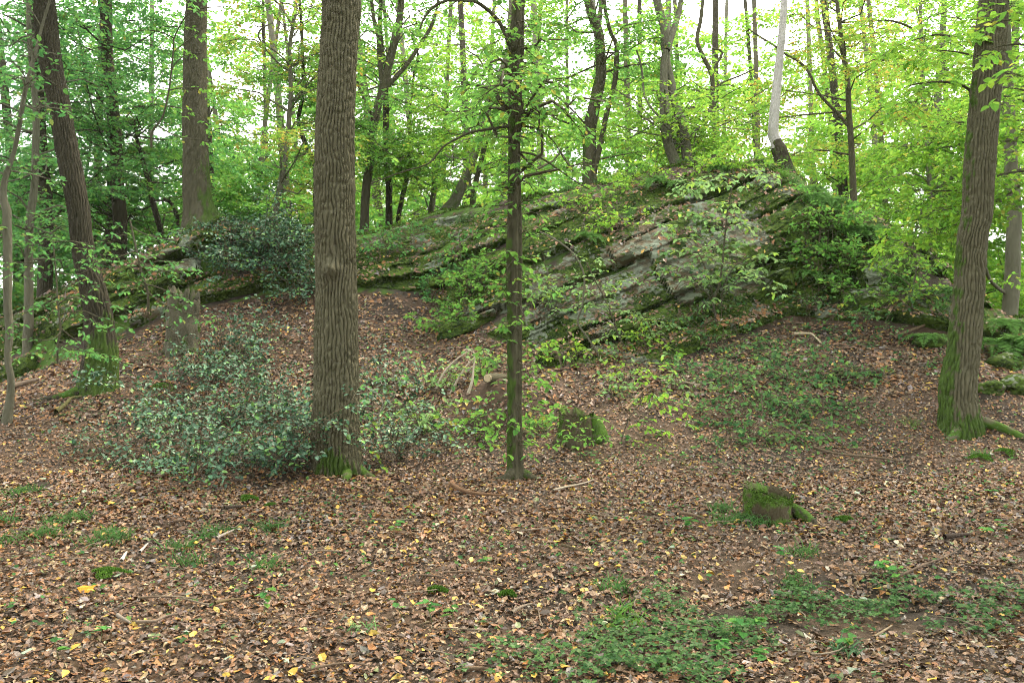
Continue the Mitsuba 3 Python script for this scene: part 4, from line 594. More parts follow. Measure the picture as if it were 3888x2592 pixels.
# ------------------------------------------------------------------ undergrowth
GL = ([(0.22, 0.38, 0.14), (0.28, 0.44, 0.18), (0.14, 0.28, 0.10), (0.30, 0.46, 0.08)], (4, 3, 2, 2))
HOLLY = ([(0.042, 0.115, 0.058), (0.065, 0.155, 0.08), (0.026, 0.072, 0.038), (0.12, 0.26, 0.06)], (4, 4, 3, 1.8))
BRAMBLE = ([(0.10, 0.21, 0.08), (0.13, 0.26, 0.08), (0.05, 0.13, 0.05), (0.2, 0.33, 0.08)], (4, 4, 3, 1))
def shrub(name, label, cat, group, base, hgt, wide, n, seed, palette, leafL, mat, s2=0.12, f2=0.45, s3=0.09, f3=0.6, ls=0.03, droop=0.25, form='oval', el=(0.5, 1.4), wl=0.6, col=(0.085, 0.07, 0.045), r=0.007, spread=0.25):
    rb = np.random.default_rng(seed); key = thing(name, label, cat, group); az = rb.uniform(0, 2 * np.pi, n); e = rb.uniform(*el, n)
    S = np.asarray(base) + rb.normal(0, wide * 0.13, (n, 3)) * [1, 1, 0]; S[:, 2] = gs(S[:, 0], S[:, 1]) - 0.03
    D = np.stack([np.cos(az) * np.cos(e) * wide / hgt, np.sin(az) * np.cos(e) * min(wide / hgt, 1.3), np.sin(e)], 1)
    B = bend(S, D, hgt * rb.uniform(0.6, 1.2, n) * np.linalg.norm(D, axis=1).clip(0.7, 1.6), droop, 7, rb, 0.1)
    B[:, :, 2] = np.maximum(B[:, :, 2], gs(B[:, :, 0].ravel(), B[:, :, 1].ravel()).reshape(B.shape[:2]) + 0.04 * np.linspace(0, 1, 7))
    h = Heap(); h.add(*tubes(B, r, r * 0.4, 4), col); h.put(key, 'stems', 'wood_mat', kind='stuff')
    foliage(key, B, rb, palette, leafL, s2, f2, s3, f3, ls, form, 0.1, r * 0.5, col, mat, tilt=0.5, wl=wl, name='leaves', spread=spread)
    return key
where = ['at the left end of the thicket', 'second from the left end of the thicket', 'in the left front of the thicket', 'at the dark front edge of the thicket', 'in the middle front of the thicket', 'touching the nearest oak on its left', 'in the left back row of the thicket', 'in the middle of the thicket', 'behind the nearest oak on its left', 'at the top of the thicket on the slope',
         'directly right of the nearest oak', 'right of the oak and lower on the slope', 'up the slope right of the nearest oak', 'sparse one between the oak and the fluted tree', 'high up left beside the stump on the slope', 'behind the thicket near the rock hump', 'at the upper left of the thicket', 'at the upper left, above the middle of the thicket', 'third up the slope right of the nearest oak', 'sparse one halfway from the oak to the dark hollow', 'small one close behind the right side of the nearest oak']
for i, (x, y, h_, w_, n) in enumerate([(235, 1050, 0.38, 0.6, 9), (320, 1050, 0.55, 0.8, 13), (400, 1075, 0.6, 0.8, 15), (480, 1085, 0.75, 0.85, 18), (590, 1090, 0.9, 0.9, 20), (680, 1080, 0.85, 0.7, 17), (440, 980, 0.75, 0.9, 15), (550, 985, 0.95, 0.9, 18), (650, 950, 0.9, 0.8, 16), (545, 870, 0.75, 0.8, 13),
                                       (855, 1075, 0.62, 0.6, 13), (925, 1050, 0.6, 0.7, 13), (880, 960, 0.75, 0.75, 16), (990, 1000, 0.55, 0.7, 9), (500, 810, 0.55, 0.6, 9), (620, 790, 0.65, 0.7, 11), (380, 940, 0.6, 0.8, 12), (460, 880, 0.65, 0.8, 12), (900, 880, 0.6, 0.7, 12), (960, 900, 0.5, 0.7, 9), (850, 790, 0.4, 0.5, 7)]):
    rb_ = np.random.default_rng(i); shrub('holly_bush', 'glossy blue green holly bush ' + where[i], 'bush', 'holly thicket round the nearest oak', hit(*q(x, y)), h_ * rb_.uniform(0.8, 1.6), w_ * 1.4, int(n * 1.0), 300 + i, HOLLY, 0.058, 'gloss_leaf_mat')
for i, (x, y, h_, w_, n, lab) in enumerate([(560, 640, 1.0, 1.1, 20, 'dark holly bush hanging over the left rock hump'), (640, 650, 1.2, 1.1, 22, 'dark holly bush between the left rock hump and the nearest oak'), (690, 700, 1.0, 0.8, 16, 'lower dark holly bush just left of the nearest oak trunk')]):
    shrub('holly_bush', lab, 'bush', None, hit(*q(x, y)), h_ * 1.2, w_ * 1.2, int(n * 1.5), 330 + i, HOLLY, 0.07, 'gloss_leaf_mat')
for i, (x, y, h_, w_, n, lab) in enumerate([(880, 600, 0.55, 0.8, 10, 'leafy bush on the mossy ledges just right of the nearest oak'), (950, 560, 0.45, 0.7, 8, 'pale leaved bush on the ridge between the oak and the fluted tree'), (590, 520, 0.9, 1.0, 15, 'green bush on top of the ridge left of the nearest oak'), (1000, 700, 0.5, 0.7, 9, 'low leafy bush on the slope below the mossy ledges'),
                                            (1090, 700, 0.75, 0.7, 13, 'pale leaved bush leaning on the foot of the rock behind the fluted tree'), (1040, 760, 0.7, 0.7, 12, 'pale leaved bush left of the dark hollow'), (1120, 1000, 0.5, 0.5, 8, 'thin leafy bush left of the foot of the fluted tree'), (1240, 1000, 0.45, 0.5, 7, 'yellow green low bush right of the foot of the fluted tree'),
                                            (1920, 620, .4, .7, 10, 'green bush on the right shoulder of the rock under the ferns'), (2000, 640, .4, .7, 10, 'green bush below the large hanging fern'), (1960, 540, .5, .7, 12, 'bush on the crest at the right end of the rock'), (2080, 660, .4, .7, 10, 'bush among the tumbled rocks halfway to the mossy footed oak'), (1870, 690, .5, .7, 12, 'low bush at the right foot of the pale slabs'),
                                            (1990, 720, .5, .7, 11, 'bush at the foot of the tumbled rocks'), (1620, 425, .5, .7, 12, 'leafy bush on the crest left of the pale trunk'), (1700, 405, .5, .9, 15, 'bright leafy bush at the very top of the rock'), (1490, 440, .5, .7, 11, 'leafy bush on the mossy ridge below the grey beech'), (1330, 520, .4, .6, 9, 'small bush on the mossy beds right of the fluted tree'), (1420, 560, .4, .6, 9, 'small bush above the pale slabs'),
                                            (1300, 840, .5, .7, 9, 'thin bush at the foot of the mossy rock right of the fluted tree'), (1480, 820, .4, .6, 9, 'low leafy bush below the mossy foot of the rock'), (2130, 730, .5, .6, 10, 'small bush beside the grey boulder near the mossy footed oak'), (1250, 760, .7, .6, 11, 'airy bush right of the fluted tree at the foot of the rock'), (1110, 860, .5, .6, 9, 'airy bush directly above the dark hollow'), (1010, 900, .5, .6, 8, 'airy bush left of the dead sticks'), (950, 1000, .5, .7, 9, 'airy bush halfway between the nearest oak and the fluted tree'),
                                            (1420, 900, .4, .5, 7, 'small airy bush up the slope from the low mossy stump'), (1560, 900, .4, .6, 8, 'small airy bush left of the brambles')]):
    shrub('bush', lab, 'bush', None, hit(*q(x, y)), h_ * 1.15, w_ * 1.1, int(n * 1.5), 350 + i, GREENS['cool' if i < 4 else 'mid' if i < 14 else 'bright'] if i < 22 else GL, 0.08, 'leaf_mat')
for i, (x, y, h_, w_, n) in enumerate([(1640, 800, .35, .7, 10), (1700, 790, .35, .6, 9), (1760, 830, .35, .7, 10), (1650, 860, .35, .8, 10), (1720, 890, .4, .8, 11), (1800, 880, .4, .8, 12), (1860, 860, .4, .8, 12), (1700, 950, .35, .8, 11), (1780, 960, .4, .8, 12), (1850, 940, .4, .9, 12), (1920, 950, .35, .8, 10), (1740, 1000, .3, .7, 9), (1840, 1000, .3, .8, 10), (1930, 880, .35, .7, 9), (2010, 860, .3, .6, 8), (1570, 760, .3, .6, 7),
                                       (1900, 800, .4, .7, 9), (1980, 760, .45, .7, 9), (2060, 740, .4, .6, 8), (1860, 740, .45, .6, 8), (1660, 1010, .25, .5, 6), (2070, 850, .3, .5, 6)]):
    shrub('bramble', 'low sprawling bramble on the slope below the rock', 'bramble', 'brambles on the right slope', hit(*q(x, y)), h_ * rng.uniform(1.0, 1.9), w_ * rng.uniform(0.9, 1.6), int(n * 1.4), 400 + i, BRAMBLE, 0.07, 'leaf_mat', droop=0.5, el=(0.25, 1.2), ls=0.042, s3=0.1)
def frond(S, D, L, rng, width=0.25, pinnae=21):
    B = bend(S[None], D[None], L, 0.95, 14, rng, 0.03); t = np.repeat(np.linspace(0.12, 0.99, pinnae), 2); side = np.tile([1.0, -1.0], pinnae)[:, None]
    Pp, T = along(B, np.zeros(len(t), int), t); N = unit(np.array([0, 0, 1.0]) - T * T[:, 2:] + rng.normal(0, 0.07, (len(t), 3))); Bs = unit(np.cross(N, T)); A = unit(Bs * side + T * 0.45 - [0, 0, 0.12])
    ln = L * width * np.sin(np.pi * (0.15 + 0.85 * t) ** 0.8).clip(0.05) * rng.uniform(.9, 1.1, len(t)); col = np.array([[0.12, 0.25, 0.065]]) * rng.uniform(0.8, 1.25, (len(t), 1))
    h = Heap(); h.add(*leaf_mesh(Pp, A, N, ln, L * 0.036, col, 'kite', None, 0.1)); h.add(*tubes(B, 0.004, 0.001), (0.12, 0.2, 0.06)); return h
def fern(label, u, v, L, n, seed, az0=None, group=None):
    rb = np.random.default_rng(seed); g = hit(u, v); g[1] -= 0.12 * face(g[0], g[1]); g[2] = gs(g[0], g[1]); k = thing('fern', label, 'fern', group)
    for j in range(n):
        az = 2 * np.pi * j / n + rb.normal(0, 0.2) if az0 is None else rb.normal(az0, 0.9); frond(g + [0, 0, 0.02], np.array([math.cos(az), math.sin(az), rb.uniform(0.8, 1.7)]), L * 1.2 * rb.uniform(0.75, 1.15), rb).put(k, 'frond', 'leaf_mat')
fern('large bright fern hanging on the right shoulder of the rock', *CH(680, 210), 0.62, 11, 1, -1.2); fern('pale fern on the rock edge below the pale trunk', *CH(330, 30), 0.55, 9, 2, -1.4); fern('small fern at the foot of the rock beside the brambles', *CH(320, 600), 0.45, 8, 3); fern('small fern under the overhang of tumbled rocks', *CH(450, 600), 0.36, 7, 4)
fern('big fern fronds drooping from the bank right of the mossy footed oak', *CH(1620, 930), 0.8, 12, 5, -1.6); fern('upper fern on the bank right of the mossy footed oak', *CH(1560, 850), 0.6, 9, 6, -1.3); fern('fern at the top of the rock right of the pale trunk', *CD(420, 1330), 0.55, 9, 7); fern('feathery fern above the pale rock slabs', *CG(640, 740), 0.42, 8, 8, -1.5)
for lab, u, v, L in (('fern on the crest just right of the pale trunk foot', 806, 203, 0.5), ('fern on the right shoulder, next below the crest', 830, 222, 0.5), ('fern midway down the right shoulder of the rock', 852, 240, 0.5), ('lowest fern on the right shoulder of the rock', 872, 262, 0.45), ('fern on the crest between the grey beech and the pale trunk', 715, 178, 0.4), ('fern on the crest below the grey beech', 655, 195, 0.4), ('fern over the tumbled rocks above the yellow green sprays', 890, 275, 0.45), ('fern at the top of the bank behind the mossy footed oak', 942, 308, 0.5)):
    fern(lab, u, v, L, 9, int(u), -1.4)
fern('fern behind the left side of the mossy footed oak', *CH(1100, 870), 0.5, 9, 9); fern('small upright fern on the mossy ridge', *CG(1300, 270), 0.4, 7, 10)
def boulder(label, u, v, size, seed, mat):
    rb = np.random.default_rng(seed); g = hit(u, v); m = trimesh.creation.icosphere(3, size); q3 = m.vertices + g; o = (meshkit.fbm(q3 * [2.2, 2.2, 3] / size * 0.3, 3, seed)[:, None] - 0.5) * 1.1 + (meshkit.fbm(q3 * 9, 3, seed)[:, None] - 0.5) * 0.25
    part(thing('boulder', label, 'boulder'), None, (m.vertices * (1 + o) * [1.25, 0.9, 0.75] + g + [0, size * 0.3, size * 0.22], m.faces), mat)
for i, (lab, u, v, sz, mat) in enumerate([('grey boulder on the bank left of the mossy footed oak', 936, 303, 0.24, 'rock_mat'), ('mossy boulder under the drooping ferns right of the mossy footed oak', 1006, 368, 0.2, 'mossy_rock_mat'), ('lower mossy boulder at the right edge under the ferns', 1020, 392, 0.2, 'mossy_rock_mat'), ('upper mossy boulder at the right edge beside the big fern', 1022, 352, 0.22, 'mossy_rock_mat'), ('small mossy rock touching the mossy footed oak on its right', 991, 392, 0.15, 'mossy_rock_mat'), ('mossy rock behind the mossy footed oak on its left', 930, 345, 0.2, 'mossy_rock_mat')]): boulder(lab, u, v, sz, 950 + i, mat)
def tuft(label, g, L, n, seed, group=None, col=(0.085, 0.18, 0.055), name='grass_tuft', wide=0.05):
    rb = np.random.default_rng(seed); az = rb.uniform(0, 2 * np.pi, n); S = np.asarray(g) + np.stack([rb.normal(0, wide, n), rb.normal(0, wide, n), np.zeros(n)], 1); S[:, 2] = gs(S[:, 0], S[:, 1])
    B = bend(S, np.stack([np.cos(az) * .6, np.sin(az) * .6, rb.uniform(0.7, 1.6, n)], 1), L * rb.uniform(.5, 1.2, n), rb.uniform(0.3, 0.9, n), 5, rb, 0.03); T = unit(np.gradient(B, axis=1)); sd = unit(np.cross(T, rb.normal(0, 1, (n, 1, 3)))) * (0.0035 * np.array([1, 1, .85, .6, .1]))[None, :, None]
    v = np.stack([B - sd, B + sd], 2).reshape(-1, 3); i = np.arange(4) * 2; f = np.concatenate([np.stack([i, i + 1, i + 3], -1), np.stack([i, i + 3, i + 2], -1)]); h = Heap()
    h.add(v, (np.arange(n)[:, None, None] * 10 + f).reshape(-1, 3), np.repeat(np.array([col]) * rb.uniform(.6, 1.5, (n, 1)) * rb.uniform(.9, 1.1, (n, 3)), 10, 0)); h.put(thing(name, label, 'grass', group), None, 'leaf_mat')
GT = [(CK, 40, 490), (CK, 110, 300), (CK, 200, 290), (CK, 260, 570), (CK, 350, 480), (CK, 330, 560), (CK, 30, 620), (CK, 620, 620), (CK, 760, 600), (CK, 690, 560), (CK, 1160, 655), (CK, 1390, 545), (CK, 1320, 580), (CK, 1220, 745), (CK, 1680, 770), (CK, 1730, 520), (CK, 510, 460), (CJ, 420, 420), (CJ, 430, 490), (CJ, 600, 480), (CJ, 665, 500), (CJ, 880, 900), (CJ, 930, 690), (CJ, 2080, 60), (CL, 1640, 960), (CI, 1650, 1250), (CI, 1860, 1340)]
for i, (fn, x, y) in enumerate(GT): tuft('small tuft of fine green grass in the fallen leaves', hit(*fn(x, y)), 0.19, 60, 500 + i, 'grass tufts on the forest floor')
for i, (lab, fn, x, y, L, n, col) in enumerate([('wide arching tuft of grass in the lower right foreground', CL, 1720, 1190, 0.24, 60, (0.12, 0.25, 0.05)), ('blue green tuft of fine grass in the bare soil patch', CJ, 1180, 1310, 0.14, 60, (0.10, 0.2, 0.10)), ('striped arching blades of a dwarf plant in the middle foreground', CK, 2310, 1180, 0.12, 26, (0.14, 0.27, 0.1)),
    ('grass tuft hanging from the mossy beds above the pale slabs', CG, 960, 500, 0.3, 90, (0.09, 0.17, 0.06)), ('grass tuft on the ridge left of the fluted tree', CB, 1480, 1500, 0.3, 90, (0.10, 0.17, 0.07)), ('second grass tuft on the ridge left of the fluted tree', CB, 1540, 1480, 0.26, 70, (0.10, 0.17, 0.07)), ('long grass drooping over the rock below the ferns', CH, 380, 320, 0.4, 110, (0.10, 0.2, 0.06)),
    ('grass tuft at the right end of the pale slabs', CH, 320, 150, 0.36, 80, (0.12, 0.24, 0.05)), ('grass at the root of the pale trunk', CD, 150, 1180, 0.3, 100, (0.14, 0.28, 0.05)), ('grass on the crest just left of the pale trunk', CC, 1640, 1130, 0.3, 90, (0.15, 0.3, 0.05)), ('dry long grass below the rock crest on the right', CD, 500, 1400, 0.4, 120, (0.16, 0.22, 0.09)), ('grass over the dark overhang of tumbled rocks', CH, 620, 470, 0.4, 100, (0.12, 0.24, 0.06)),
    ('grass tuft on the ridge between the two stemmed tree and the beech', CC, 1000, 1200, 0.28, 80, (0.13, 0.27, 0.05)), ('grass tuft left of the mossy footed oak on the bank', CH, 1190, 800, 0.36, 90, (0.11, 0.23, 0.06)), ('dry grass at the foot of the mossy footed oak', CH, 1000, 1420, 0.2, 60, (0.16, 0.22, 0.08)), ('grass hanging over the middle of the rock crest', CC, 1500, 1230, 0.34, 90, (0.11, 0.2, 0.05))]):
    tuft(lab, hit(*fn(x, y)), L, n, 560 + i, None, col)
rng = np.random.default_rng(55)
for i in range(26):
    x = rng.uniform(0.8, 5.6); y = on(PC, x, 1) - rng.uniform(-0.2, 1.0); tuft('tuft of long grass hanging over the crest of the rock', np.array([x, y, 0]), rng.uniform(0.22, 0.4), 60, 580 + i, 'grass along the crest of the rock', (0.10, 0.19, 0.06))
for i, (lab, fn, x, y, r) in enumerate([('pale green moss cushion in the left foreground', CK, 690, 835, 0.085), ('bright green moss cushion below the nearest oak', CK, 1585, 345, 0.06), ('tiny moss cushion right of the bright moss cushion', CK, 1722, 385, 0.035), ('dark moss cushion in the middle foreground', CL, 460, 985, 0.04), ('flat moss cushion right of the thin dark branch', CL, 930, 1010, 0.035),
                                        ('moss cushion at the far right of the clearing', CJ, 2080, 85, 0.09), ('second moss cushion at the far right of the clearing', CJ, 2240, 50, 0.08), ('small moss cushion right of the broken stump', CJ, 1190, 480, 0.05), ('green moss patch on the slope below the humped oak', CE, 1060, 1190, 0.14)]):
    rb = np.random.default_rng(600 + i); g = hit(*fn(x, y)); n = 1100; a = rb.uniform(0, 2 * np.pi, n); rr = r * np.sqrt(rb.random(n)) * (0.8 + 0.4 * np.sin(3 * a + i)); X, Y = g[0] + rr * np.cos(a) * 1.35, g[1] + rr * np.sin(a)
    k = thing('moss_cushion', lab, 'moss'); N = gnorm(X, Y); p0 = np.stack([X, Y, gh(X, Y) + 0.02 + 0.45 * r * (1 - (rr / r).clip(0, 1.2) ** 2 / 1.44)], -1); A = unit(N + rb.normal(0, .6, (n, 3))); sd = unit(np.cross(A, rb.normal(0, 1, (n, 3)))) * 0.005; v = np.stack([p0 - sd, p0 + sd, p0 + A * 0.02], 1)
    h = Heap(); h.add(v.reshape(-1, 3), np.arange(3 * n).reshape(-1, 3), np.repeat(np.array([[0.07, 0.15, 0.02]]) * rb.uniform(.5, 1.6, (n, 1)), 3, 0)); h.put(k, None, 'moss_mat')
# low clover-like leaves in patches, and single seedlings
key = thing('ground_cover', 'low green wood sorrel in patches among the fallen leaves', None, kind='stuff'); h = Heap(); rng = np.random.default_rng(31)
for fn, x, y, rx, ry, n in [(CL, 1760, 1470, 0.42, 0.30, 900), (CL, 1560, 1420, 0.2, 0.14, 220), (CL, 1750, 1290, 0.18, 0.1, 150), (CJ, 330, 1080, 0.32, 0.14, 420), (CJ, 520, 1060, 0.22, 0.12, 260), (CJ, 1000, 1030, 0.34, 0.14, 420), (CJ, 1250, 1010, 0.3, 0.16, 420), (CJ, 1560, 1080, 0.3, 0.18, 340), (CJ, 2050, 950, 0.5, 0.35, 900), (CJ, 2250, 1080, 0.35, 0.3, 500), (CJ, 1850, 1190, 0.2, 0.1, 160), (CJ, 420, 1200, 0.2, 0.1, 200), (CJ, 120, 1480, 0.3, 0.14, 320), (CJ, 380, 1260, 0.25, 0.1, 160),
                            (CJ, 160, 90, 0.4, 0.25, 120), (CJ, 540, 150, 0.4, 0.25, 140), (CK, 120, 300, 0.5, 0.35, 120), (CK, 900, 1250, 0.25, 0.12, 30), (CI, 700, 850, 0.3, 0.2, 80), (CI, 350, 760, 0.4, 0.25, 120), (CE, 1080, 990, 0.7, 0.35, 160), (CE, 600, 1330, 0.5, 0.25, 140), (CE, 200, 1330, 0.6, 0.4, 160), (CL, 870, 1410, 0.12, 0.06, 60), (CM, 1180, 1240, 0.9, 0.7, 260), (CM, 800, 640, 0.9, 0.5, 120), (CM, 1100, 1080, 0.6, 0.5, 160)]:
    g = hit(*fn(x, y)); n = int(n * 0.6); X, Y = g[0] + rng.normal(0, rx * .95, n), g[1] + rng.normal(0, ry * .95, n); ok = meshkit.fbm(np.stack([X * 3.5, Y * 3.5, X * 0], -1), 3, 6) > 0.47; X, Y = X[ok], Y[ok]; n = len(X); k3 = 3; X, Y = np.repeat(X, k3), np.repeat(Y, k3); m = len(X); hz = np.repeat(rng.uniform(0.025, 0.085, n), k3); a = np.tile(np.arange(k3) * 2.094, n) + np.repeat(rng.uniform(0, 6, n), k3)
    A = np.stack([np.cos(a), np.sin(a), rng.normal(-0.1, .25, m)], -1); L = np.repeat(rng.uniform(0.014, 0.034, n), k3); h.add(*leaf_mesh(np.stack([X, Y, gh(X, Y) + hz], -1), A, np.array([0, 0, 1.0]) + rng.normal(0, .3, (m, 3)), L, L * .85, tint(rng, m, [(0.085, 0.18, 0.065), (0.12, 0.23, 0.08), (0.06, 0.13, 0.055), (0.16, 0.25, 0.12)], None), 'kite'))
m = 11000; Y = 4 + 11.5 * rng.random(m) ** 0.7; X = rng.uniform(-1, 1, m) * (0.5 + 0.6 * Y); k = (meshkit.fbm(np.stack([X * 1.2, Y * 1.2, X * 0], -1), 3, 41) > 0.50) & (face(X, Y) < 0.4); X, Y = X[k], Y[k]; m = len(X); a = rng.uniform(0, 6.28, m); L = rng.uniform(0.02, 0.05, m)
h.add(*leaf_mesh(np.stack([X, Y, gh(X, Y) + rng.uniform(0.03, 0.04 + 0.10 * sstep(8, 10, Y))], -1), np.stack([np.cos(a), np.sin(a), rng.normal(-0.1, .3, m)], -1), np.array([0, 0, 1.0]) + rng.normal(0, .35, (m, 3)), L, L * .65, tint(rng, m, [(0.085, 0.21, 0.07), (0.12, 0.27, 0.07), (0.06, 0.15, 0.06)], None), 'kite'))
h.put(key, None, 'leaf_mat')
for i, (fn, x, y) in enumerate([(CJ, 640, 1200), (CJ, 570, 1310), (CJ, 710, 1400), (CJ, 400, 1390), (CJ, 1460, 840), (CJ, 1560, 880), (CJ, 2150, 300), (CJ, 2250, 560), (CJ, 2060, 570), (CJ, 860, 760), (CL, 800, 790), (CL, 430, 1190), (CL, 560, 1170), (CL, 240, 1140), (CL, 150, 600), (CK, 660, 1240), (CK, 1700, 1100), (CK, 380, 1370), (CI, 1350, 920), (CI, 700, 940), (CI, 640, 880), (CI, 1180, 700), (CI, 1060, 640), (CI, 940, 740), (CK, 2250, 180), (CK, 1220, 190), (CJ, 1240, 1290), (CJ, 230, 540)]):
    rb = np.random.default_rng(700 + i); g = hit(*fn(x, y)); k = thing('seedling', 'small leafy seedling standing in the fallen leaves', 'seedling', 'leafy seedlings on the forest floor'); hg = rb.uniform(0.07, 0.2); B = bend(g[None], np.array([[rb.normal(0, .25), rb.normal(0, .25), 1.0]]), hg, 0.1, 5, rb)
    n = rb.integers(4, 9); t = rb.uniform(0.45, 1, n); a = rb.uniform(0, 6.28, n); Pp, _ = along(B, np.zeros(n, int), t * .999); h = Heap(); L = rb.uniform(0.04, 0.075, n); h.add(*leaf_mesh(Pp, np.stack([np.cos(a), np.sin(a), a * 0], 1), np.array([0, 0, 1.0]) + rb.normal(0, .25, (n, 3)), L, L * .62, tint(rb, n, *GREENS['cool']), 'oval')); h.put(k, 'leaves', 'leaf_mat', kind='stuff')
    h = Heap(); h.add(*tubes(B, 0.003, 0.0015), (0.1, 0.12, 0.05)); h.put(k, 'stem', 'wood_mat')

# ------------------------------------------------------------------ saplings and low branches
def sapling(label, stem_px, limbs, green, leafL=0.075, d=None, bark='brown', seed=0, side=0.5, every=0.16, dd=0.0, name='sapling', cat='sapling', ls=0.036, s3=0.085, s2=0.085, form='oval', from_=0.35, wl=0.6, mat='leaf_mat', f2=0.55, droop=0.2, hang=0.2):
    rb = np.random.default_rng(seed + 900); key = thing(name, label, cat)
    if d is None: d = (hit(*stem_px[0][:2]) - EYEP) @ FWD
    lines = [stem_px] + list(limbs); P1 = []
    for j, line in enumerate(lines):
        n = len(line); off = 0 if j == 0 else rb.uniform(-1, 1) * side
        pts = [at(u, v, d + dd * i / max(n - 1, 1) + off * i / max(n - 1, 1)) for i, (u, v, w) in enumerate(line)]; rad = [max(w / 2 / F * d, 0.0025) for *_, w in line]
        if j == 0: pts.insert(0, pts[0] + [0, 0, -0.2]); rad.insert(0, rad[0])
        v, f, col = stem(pts, rad, 8, 0.05, 'smooth', 0.002, BARK[bark], None, None, seed + j); part(key, 'stem' if j == 0 else 'limb', (v, f), 'wood_mat', True, col)
        lp, _, t = smooth_path(pts, rad, 0.05); a0 = from_ if j == 0 else 0.12; m = max(3, int(t[-1] * (1 - a0) / every * 1.7)); ii = (len(lp) * (a0 + (1 - a0) * (np.arange(m) + rb.random(m)) / m)).astype(int).clip(0, len(lp) - 1); T = unit(np.gradient(lp, axis=0))[ii]
        Nn = unit(np.array([0, 0, 1.0]) + rb.normal(0, 0.25, (m, 3))); Bs = unit(np.cross(Nn, np.where(np.abs(T[:, 2:]) > 0.8, rb.normal(0, 1, (m, 3)), T))); sg = np.where(np.arange(m) % 2 == 0, 1.0, -1.0)[:, None]
        P1.append(bend(lp[ii], T * 0.6 + Bs * sg * 0.9, side * rb.uniform(.5, 1.1, m), droop, 5, rb))
    foliage(key, np.vstack(P1), rb, green, leafL, s2, f2, s3, 0.55, ls, form, 0.12, 0.004, np.array(BARK[bark]).mean(0), mat, tilt=0.28, t0=0.1, wl=wl, name='leaves', hang=hang); return key
sapling('bright yellow green beech branches reaching in from the right edge behind the mossy footed oak', P(CD, (1900, 1500, 30), (1880, 1200, 26), (1840, 800, 22), (1800, 500, 16)), [P(CD, (1860, 830, 10), (1740, 795, 9), (1540, 800, 8), (1300, 810, 6), (1080, 840, 4)), P(CD, (1870, 1150, 10), (1742, 1130, 9), (1600, 1150, 8), (1480, 1210, 6), (1250, 1260, 5), (1020, 1250, 3)), P(CD, (1880, 1150, 10), (1742, 1210, 9), (1600, 1310, 8), (1480, 1385, 7), (1300, 1480, 5), (1100, 1540, 4), (950, 1600, 3)), P(CD, (1800, 700, 8), (1650, 640, 7), (1500, 630, 6), (1380, 680, 4)),
        P(CD, (1850, 980, 8), (1650, 930, 7), (1400, 950, 6), (1150, 980, 4), (980, 1010, 3)), P(CD, (1860, 1250, 8), (1700, 1330, 7), (1500, 1330, 6), (1250, 1380, 4), (1050, 1420, 3))], 'bright', 0.085, d=11.6, seed=1, side=0.75, dd=0.3, every=0.15)
sapling('yellow green sprays hanging in front of the tumbled rocks left of the mossy footed oak', P(CH, (1010, 760, 8), (1000, 560, 7), (1030, 380, 6), (1010, 200, 5), (1060, 50, 4)), [P(CH, (1010, 520, 5), (900, 420, 4), (790, 380, 3)), P(CH, (1005, 560, 5), (860, 560, 4), (720, 540, 3), (620, 580, 3)), P(CH, (1020, 300, 5), (900, 290, 4), (760, 330, 3)), P(CH, (1030, 350, 4), (1130, 300, 4), (1200, 330, 3)), P(CH, (1020, 180, 4), (900, 200, 3), (800, 180, 3))], ([(0.22, 0.36, 0.05), (0.15, 0.30, 0.05), (0.36, 0.40, 0.06)], (3, 5, 0.8)), 0.07, seed=2, side=0.34, every=0.3)
sapling('sparse leafy branches with broad leaves at the top right in front of the oak trunk', P(CD, (1900, 900, 26), (1860, 600, 20), (1800, 300, 14), (1760, 60, 10)), [P(CD, (1820, 350, 8), (1700, 290, 7), (1600, 300, 5), (1480, 350, 3)), P(CD, (1780, 150, 8), (1650, 130, 6), (1520, 150, 4)), P(CD, (1850, 560, 8), (1700, 500, 7), (1560, 470, 5)), P(CD, (1790, 40, 7), (1680, 20, 5), (1560, 60, 4)), P(CD, (1870, 640, 8), (1720, 590, 6), (1600, 580, 5))], 'bright', 0.10, d=8.6, seed=3, side=0.4, wl=0.7, every=0.3)
sapling('thin branch with light green leaves high up left of the mossy footed oak', P(CD, (1390, 610, 12), (1300, 555, 10), (1180, 540, 8), (1050, 550, 6), (950, 580, 4)), [P(CD, (1380, 360, 8), (1280, 340, 6), (1130, 330, 4)), P(CD, (1250, 240, 9), (1150, 230, 7), (1000, 270, 4))], 'bright', 0.10, d=10.4, seed=4, side=0.6, name='low_branch', cat='branch', from_=0.1)
sapling('thin brown stemmed sapling with spreading leaf sprays in front of the bare rock', P(CG, (1605, 1310, 11), (1600, 1180, 9), (1585, 1080, 9), (1620, 970, 8), (1650, 800, 8), (1668, 600, 7), (1690, 400, 6), (1740, 160, 5)), [P(CG, (1590, 1080, 5), (1550, 900, 4), (1470, 700, 3), (1330, 560, 3), (1180, 480, 2)), P(CG, (1580, 1060, 5), (1500, 960, 4), (1400, 850, 3), (1250, 790, 3)), P(CG, (1645, 1100, 5), (1680, 900, 4), (1760, 790, 4), (1850, 740, 3), (1950, 760, 2)), P(CG, (1650, 1060, 4), (1720, 950, 4), (1830, 880, 3), (1950, 900, 2)), P(CG, (1668, 600, 4), (1600, 480, 3), (1520, 410, 2)), P(CG, (1670, 560, 4), (1740, 470, 3), (1830, 520, 2)), P(CG, (1740, 170, 4), (1640, 130, 3), (1500, 160, 3), (1380, 170, 2)), P(CG, (1740, 160, 4), (1850, 110, 3), (1960, 130, 2))], GL, 0.095, seed=5, side=0.42, from_=0.5, every=0.16)
